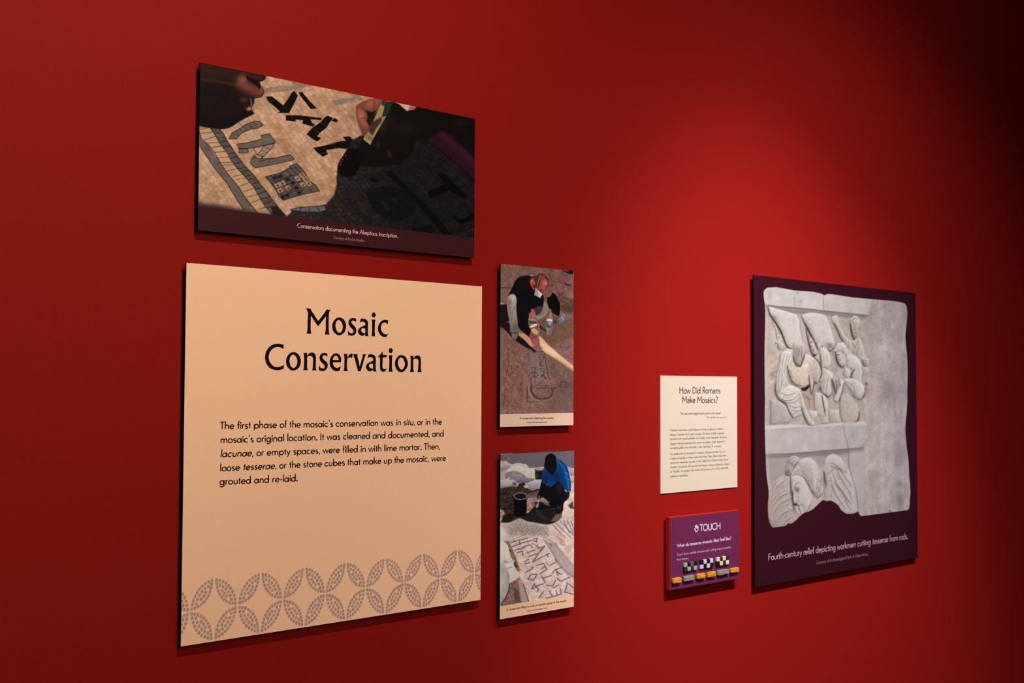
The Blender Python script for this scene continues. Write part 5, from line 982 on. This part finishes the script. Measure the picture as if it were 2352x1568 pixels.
def mosaic_border(root, org, x0, x1, z0, z1, Y, mats):
    """interlaced circles of small printed cubes: each leaf lies between two quarter arcs"""
    per, xT, zT, zM, zB = 0.12192, 1.3538, 1.0540, 0.9885, 0.9205
    V, Fc, Mi = [], [], []
    cell = 0.0089
    def put(pts):
        if max(p_[0] for p_ in pts) < x0+.0006 or min(p_[0] for p_ in pts) > x1-.0006 or min(p_[1] for p_ in pts) < z0: return
        pts = [(min(max(p_[0], x0+.0005), x1-.0005), p_[1]) for p_ in pts]
        if max(p_[0] for p_ in pts)-min(p_[0] for p_ in pts) < .001: return
        b_ = len(V); V.extend([(p_[0], Y, p_[1]) for p_ in pts]); Fc.append(tuple(range(b_, b_+8))); Mi.append(rnd.randrange(3))
    def leaf(ax, az, bx, bz):                 # a = pole with the vertical seam (top or bottom), b = middle node
        dx, dz = bx-ax, bz-az; R = abs(dx); k_ = abs(dz)/R
        sx, sz = math.copysign(1, dx), math.copysign(1, dz)
        # in leaf units: a = (0, 0), b = (R, R); arc A round (0, R) leaves a level, arc B round (R, 0) leaves a upright
        done = []
        for row in (0, 1):
            for which in (0, 1):
                rho = R-(row+.5)*cell; n = int(round(rho*math.pi/2/cell))
                for q in range(n):
                    th = (q+.5)/n*math.pi/2; pr = th/(math.pi/2)
                    if which: u, w = R-rho*math.cos(th)+.05*cell, rho*math.sin(th)+(.46-.5*pr)*cell
                    else: u, w = rho*math.sin(th), R-rho*math.cos(th)-.46*(1-pr)*cell
                    tang = (math.cos(th), math.sin(th))
                    if which: tang = tang[::-1]
                    if any(math.hypot(u-c0, w-c1) < .76*cell for c0, c1 in done): continue
                    if row and (u-w)*(1 if which == 0 else -1) < -.25*cell: continue
                    done.append((u, w))
                    nrm = (-tang[1], tang[0]); g = cell*.37*rnd.uniform(.92, 1.06); h = cell*.37*rnd.uniform(.92, 1.06)
                    cs = [(-g, -h*.7), (-g*.7, -h), (g*.7, -h), (g, -h*.7), (g, h*.7), (g*.7, h), (-g*.7, h), (-g, h*.7)]
                    a_ = rnd.uniform(-.09, .09); ca, sa = math.cos(a_), math.sin(a_)
                    pts = []
                    for c0, c1 in cs:
                        c0, c1 = c0*ca-c1*sa, c0*sa+c1*ca
                        uu, ww = u+c0*tang[0]+c1*nrm[0], w+c0*tang[1]+c1*nrm[1]
                        pts.append((ax+sx*uu, az+sz*ww*k_))
                    put(pts)
    for k in range(-1, 8):
        xa = xT+per*k
        for s in (-1, 1):
            leaf(xa+s*.0016, zT, xa+s*(per/2-.0008), zM+.0004); leaf(xa+s*.0016, zB, xa+s*(per/2-.0008), zM-.0004)
    o = link_mesh('mosaic_border', V, Fc, mats[0], root, org)
    for m in mats[1:]: o.data.materials.append(m)
    for p_, i in zip(o.data.polygons, Mi): p_.material_index = i
    o['label'] = 'grey printed band of interlaced mosaic circles'
mosaic_border(main, org, X0, X1, Z0+.001, Z1, YF-INK*1.8, [material('warm_grey_ink', ink(c, 'main'), 0.6, 0.2) for c in ((160, 126, 110), (164, 128, 110), (154, 123, 111))])

# ------------------------------------------------------------------ the two narrow photographs in the middle
m_cap3 = material('cream_strip_ink', ink((222, 180, 150), 'clean'), 0.6, 0.2)
m_cap4 = material('warm_cream_strip_ink', ink((226, 174, 138), 'fill'), 0.6, 0.2)
m_txt = material('grey_black_ink', (0.012, 0.010, 0.010), 0.6, 0.2)
for (nm, X0, X1, Z0, Z1, ZB, paint, key, mcap, lab, cap, cr) in (
  ('photo_panel', 2.2381, 2.5343, 1.3887, 1.8530, 1.4258, paint_cleaning, 'clean', m_cap3,
   'narrow photo panel of a crouching person in black scrubbing, upper of the two narrow photos',
   [('A conservator cleaning the mosaic.', (1193.7, 962.4), (1272.5, 961.3))], [('Courtesy of the Israel Antiquities Authority.', (1209.8, 970.7), (1257.3, 970.0))]),
  ('photo_panel', 2.2406, 2.5376, 0.8492, 1.3138, 0.8861, paint_filling, 'fill', m_cap4,
   'narrow photo panel of a person in a blue shirt crouching beside buckets',
   [('A conservator filling in a *lacuna* (empty space) in the mosaic.', (1163.2, 1402.2), (1301.6, 1380.6))], [('Courtesy of the Israel Antiquities Authority.', (1210.4, 1404.2), (1258.0, 1396.4))])):
    org = ((X0+X1)/2, 0, Z0)
    root = empty(nm, org, lab, 'photo panel', 'photo panels')
    mounted_board(root, org, X0, X1, Z0, Z1)
    P = Print(X0+E5, X1-E5, ZB, Z1-E5, YF-INK, (0.00125, 0.00100)); paint(P)
    P.build('printed_photo', m_inks(key+'_print'), root, org, key)
    sheet('caption_strip', X0+E5, X1-E5, Z0+E5, ZB, YF-INK, INK*.9, mcap, root, org)['label'] = 'pale cream caption strip'
    text_block('caption_text', cap, YF-INK*1.8, m_txt, root, org, 5.0, 0.10)
    text_block('credit_text', cr, YF-INK*1.8, m_txt, root, org, 2.6, 0.11, italic=True)

# ------------------------------------------------------------------ the thin cream label
YL = -0.0035
X0, z1_ = plane_pt(1517.2, 862.4, YL); X1, _ = plane_pt(1692.9, 864.8, YL); _, z0_ = plane_pt(1517.9, 1133.4, YL)
Z0, Z1 = plane_pt(1605, 1126.2, YL)[1], plane_pt(1605, 863.6, YL)[1]
org = ((X0+X1)/2, 0, Z0)
how = empty('text_label', org, 'small pale cream label headed How Did Romans Make Mosaics, above the purple touch box', 'text label')
m_pale = material('pale_cream_card', ink((243, 219, 197), 'how'), 0.6, 0.22)
box('card', X0, X1, YL, 0.0, Z0, Z1, m_pale, how, org, 0.0004, 1)
m_brown = material('brown_black_ink', ink((64, 52, 44), 'how'), 0.6, 0.2)
m_brown2 = material('soft_brown_ink', ink((104, 78, 66), 'how'), 0.6, 0.2)
YT = YL-0.0003
for ln in (('How Did Romans', (1560.8, 903.3), (1654.4, 903.2)), ('Make Mosaics?', (1567.6, 925.3), (1648.8, 924.8))): text_block('title_line', [ln], YT, m_brown, how, org, 15.2, 0.088, HEAD)
text_block('quote_text', [('\u201cWe are even beginning to paint with stone!\u201d', (1561.0, 952.0), (1655.8, 950.9))], YT, m_brown2, how, org, 5.6, 0.085, italic=True)
text_block('attribution_text', [('Pliny the Elder, in 1st century AD', (1623.2, 960.1), (1667.5, 959.9))], YT, m_brown2, how, org, 3.4, 0.085, italic=True)
BODY = ['Mosaics use many small pieces of stone or glass to create a', 'design. Inspired by Greek mosaics, Romans initially created', 'mosaics with small pebbles and shells. Soon, however, Romans', 'began making *tesserae* from stone and glass. Each *tessera* is',
        'something like a brushstroke in the \u201cpainting\u201d of a mosaic.', 'To make uniform *tesserae* for mosaics, Roman workers first cut', 'a slab of marble or other stone into rods. Then, these rods were', 'sliced into *tesserae*, as seen in this relief from Ostia in Italy. Some',
        'modern mosaicists still use this technique, using a stationary chisel,', 'or \u201chardie,\u201d to support the stone rod as they cut it with a hammer', 'called a *martellina*.']
BL = [(185, 1500, 150), (280, 1500, 243), (370, 1560, 328), (470, 1515, 420), (562, 1458, 516), (690, 1535, 630), (785, 1555, 714), (876, 1590, 800), (967, 1608, 894), (1062, 1590, 978), (1160, 738, 1138)]
f5 = frame(1500, 970, 9.224)
text_block('paragraph_text', [(t, f5([(365, a)])[0], f5([(x, b_)])[0]) for t, (a, x, b_) in zip(BODY, BL)], YT, m_brown2, how, org, 5.2, 0.078)

# ------------------------------------------------------------------ the purple box with stones to touch
YB = -0.027
f6 = frame(1510, 1160, 7.465)
tl, tr, bl, br = (plane_pt(*v, YB) for v in ((1538.4, 1188.4), (1698.2, 1170), (1538.8, 1356.2), (1699.5, 1328.5)))
X0, X1, Z0, Z1 = (tl[0]+bl[0])/2, (tr[0]+br[0])/2, (bl[1]+br[1])/2, (tl[1]+tr[1])/2
org = ((X0+X1)/2, 0, Z0)
tb = empty('touch_box', org, 'purple fronted touch box with small marble samples and red sides', 'touch display')
m_side = material('red_painted_wood', (0.33, 0.010, 0.007), 0.45, 0.35)
m_purple = material('purple_print', ink((110, 37, 76), 'touch'), 0.55, 0.25, mottle=(0.06, 20))
box('box_body', X0, X1, YB+.0008, -0.008, Z0, Z1, m_side, tb, org, 0.0012, 2)['label'] = 'red painted box sides'
box('wall_cleat', X0+.05, X1-.05, -0.008, 0.0, Z0+.05, Z1-.05, m_edge, tb, org)
sheet('face_sheet', X0+.0012, X1-.0012, Z0+.0012, Z1-.0012, YB, .0009, m_purple, tb, org)['label'] = 'purple printed face'
m_lilac = material('white_lilac_ink', ink((226, 205, 220), 'touch'), 0.6, 0.2)
m_lilac2 = material('soft_lilac_ink', ink((206, 166, 190), 'touch'), 0.6, 0.2)
YT = YB-.0003
def P6(x, y): return f6([(x, y)])[0]
text_block('title_text', [('TOUCH', P6(735, 446), P6(1078, 408))], YT, m_lilac, tb, org, 15.6, 0.112)
text_block('question_text', [('What do tesserae (mosaic tiles) feel like?', P6(338, 722), P6(1262, 588))], YT, m_lilac, tb, org, 7.4, 0.112)
text_block('instruction_text', [('Touch these marble tesserae and cutting strips to explore', P6(338, 868), P6(1260, 733)), ('their texture.', P6(336, 952), P6(540, 921))], YT, m_lilac2, tb, org, 5.4, 0.09)
m_hand = material('pale_hand_ink', ink((206, 192, 202), 'touch'), 0.6, 0.2)
HAND = [[f6(smooth([(636,430),(628,404),(640,392),(650,398),(642,352),(652,338),(664,346),(668,330),(682,334),(686,350),(698,350),(702,366),(706,372),(703,400),(694,440),(676,462),(656,456)], corner=60)), f6(smooth([(655,405),(672,396),(686,404),(684,428),(672,438),(656,428)]))]]
outline_mesh('hand_icon', HAND, YT, m_hand, tb, org)['label'] = 'white open hand symbol'
outline_mesh('hand_spiral', [[f6(smooth([(657,407),(672,399),(684,406),(682,426),(672,435),(658,426)]))]], YT, m_black, tb, org)
STONE = {k: material(n, ink(c, 'touch'), 0.5, 0.35, mottle=(0.18, 260), bump=(260, 0.5, 0.001)) for k, n, c in (
    ('g', 'grey_marble', (172, 166, 158)), ('k', 'black_marble', (16, 14, 22)), ('d', 'dark_green_marble', (34, 50, 36)), ('m', 'smoky_marble', (96, 98, 104)),
    ('w', 'white_marble', (206, 202, 216)), ('c', 'cream_marble', (236, 212, 180)), ('b', 'brown_marble', (58, 36, 30)), ('o', 'olive_marble', (50, 38, 28)),
    ('y', 'ochre_stone', (226, 146, 36)), ('a', 'rough_grey_stone', (150, 138, 124)))}
def tessera(x0, x1, z0, z1, d, mat, parent, o_):
    return box('tessera', x0+.0003, x1-.0003, YB-d, YB+.0002, z0+.0003, z1-.0003, mat, parent, o_, .0016, 2)
for cs, rows, lab in ((((455, 985), (677, 962), (680, 1108), (460, 1136)), ('gkmk', 'dgdg'), 'sample block of grey, black and green marble cubes'),
                      (((735, 938), (955, 910), (956, 1062), (735, 1096)), ('kwkw', 'wkwk'), 'sample block of black and white marble cubes'),
                      (((1012, 890), (1222, 866), (1226, 1012), (1018, 1042)), ('coco', 'kcbc'), 'sample block of cream and dark brown marble cubes')):
    q = [plane_pt(*P6(*c), YB-.006) for c in cs]
    x0, x1 = (q[0][0]+q[3][0])/2, (q[1][0]+q[2][0])/2; z1, z0 = (q[0][1]+q[1][1])/2, (q[2][1]+q[3][1])/2
    blk = box('tessera_block', x0+.001, x1-.001, YB-.002, YB+.0002, z0+.001, z1-.001, m_black, tb, org); blk['label'] = lab
    for r in range(2):
        for c in range(4):
            xa, xb = x0+(x1-x0)*c/4, x0+(x1-x0)*(c+1)/4; za, zb = z1-(z1-z0)*(r+1)/2, z1-(z1-z0)*r/2
            tessera(xa, xb, za, zb, .0075+rnd.uniform(-.0006, .0006), STONE[rows[r][c]], blk, org)
for k, (cx, cy, w, h, mk) in enumerate(((335, 1287, 142, 84, 'y'), (542, 1250, 172, 84, 'a'), (748, 1213, 140, 82, 'y'), (926, 1184, 142, 80, 'y'), (1130, 1146, 186, 80, 'a'), (1325, 1112, 136, 76, 'y'))):
    a, b_ = plane_pt(*P6(cx-w/2, cy+w*.075), YB-.007), plane_pt(*P6(cx+w/2, cy-w*.075), YB-.007)
    _, zt = plane_pt(*P6(cx, cy-h/2), YB-.007); _, zb = plane_pt(*P6(cx, cy+h/2), YB-.007)
    s_ = box('marble_strip', a[0], b_[0], YB-.010, YB+.0002, zb, zt, STONE[mk], tb, org, .0025, 2, 0.0007, 20+k)
    s_['label'] = 'ochre yellow cutting strip' if mk == 'y' else 'rough grey cutting strip'

# ------------------------------------------------------------------ the big maroon panel with the carved relief
X0, X1, Z0, Z1 = 3.4374, 4.5577, 0.8072, 1.9010
org = ((X0+X1)/2, 0, Z0)
rel = empty('relief_panel', org, 'large dark maroon panel picturing a carved marble relief, at the far right', 'photo panel')
mounted_board(rel, org, X0, X1, Z0, Z1)
MAR = (54, 15, 27)
m_mar = material('maroon_print', ink(MAR, 'relief'), 0.55, 0.1)
sheet('printed_sheet', X0+E5, X1-E5, Z0+E5, Z1-E5, YF-INK, INK*.9, m_mar, rel, org)['label'] = 'dark maroon printed face'
P = Print(X0+.05, X1-.03, Z0+.20, Z1-.03, YF-INK*1.8, (0.0030, 0.00155)); d_ = paint_relief(P, MAR)
P.build('printed_relief', m_inks('relief_print'), rel, org, 'relief', keep=d_ < 1.5)['label'] = 'pale grey picture of a broken marble relief'
m_pink = material('pale_mauve_ink', ink((200, 162, 172), 'relief'), 0.6, 0.2)
m_pink2 = material('dim_mauve_ink', ink((150, 104, 120), 'relief'), 0.6, 0.2)
f7 = frame(1710, 1120, 5.6)
text_block('caption_text', [('Fourth-century relief depicting workmen cutting *tesserae* from rods.', f7([(308, 934)])[0], f7([(2100, 655)])[0])], YF-INK*1.8, m_pink, rel, org, 15.4, 0.078)
text_block('credit_text', [('Courtesy of Archaeological Park of Ostia Antica.', f7([(922, 982)])[0], f7([(1590, 868)])[0])], YF-INK*1.8, m_pink2, rel, org, 7.4, 0.088, italic=True)
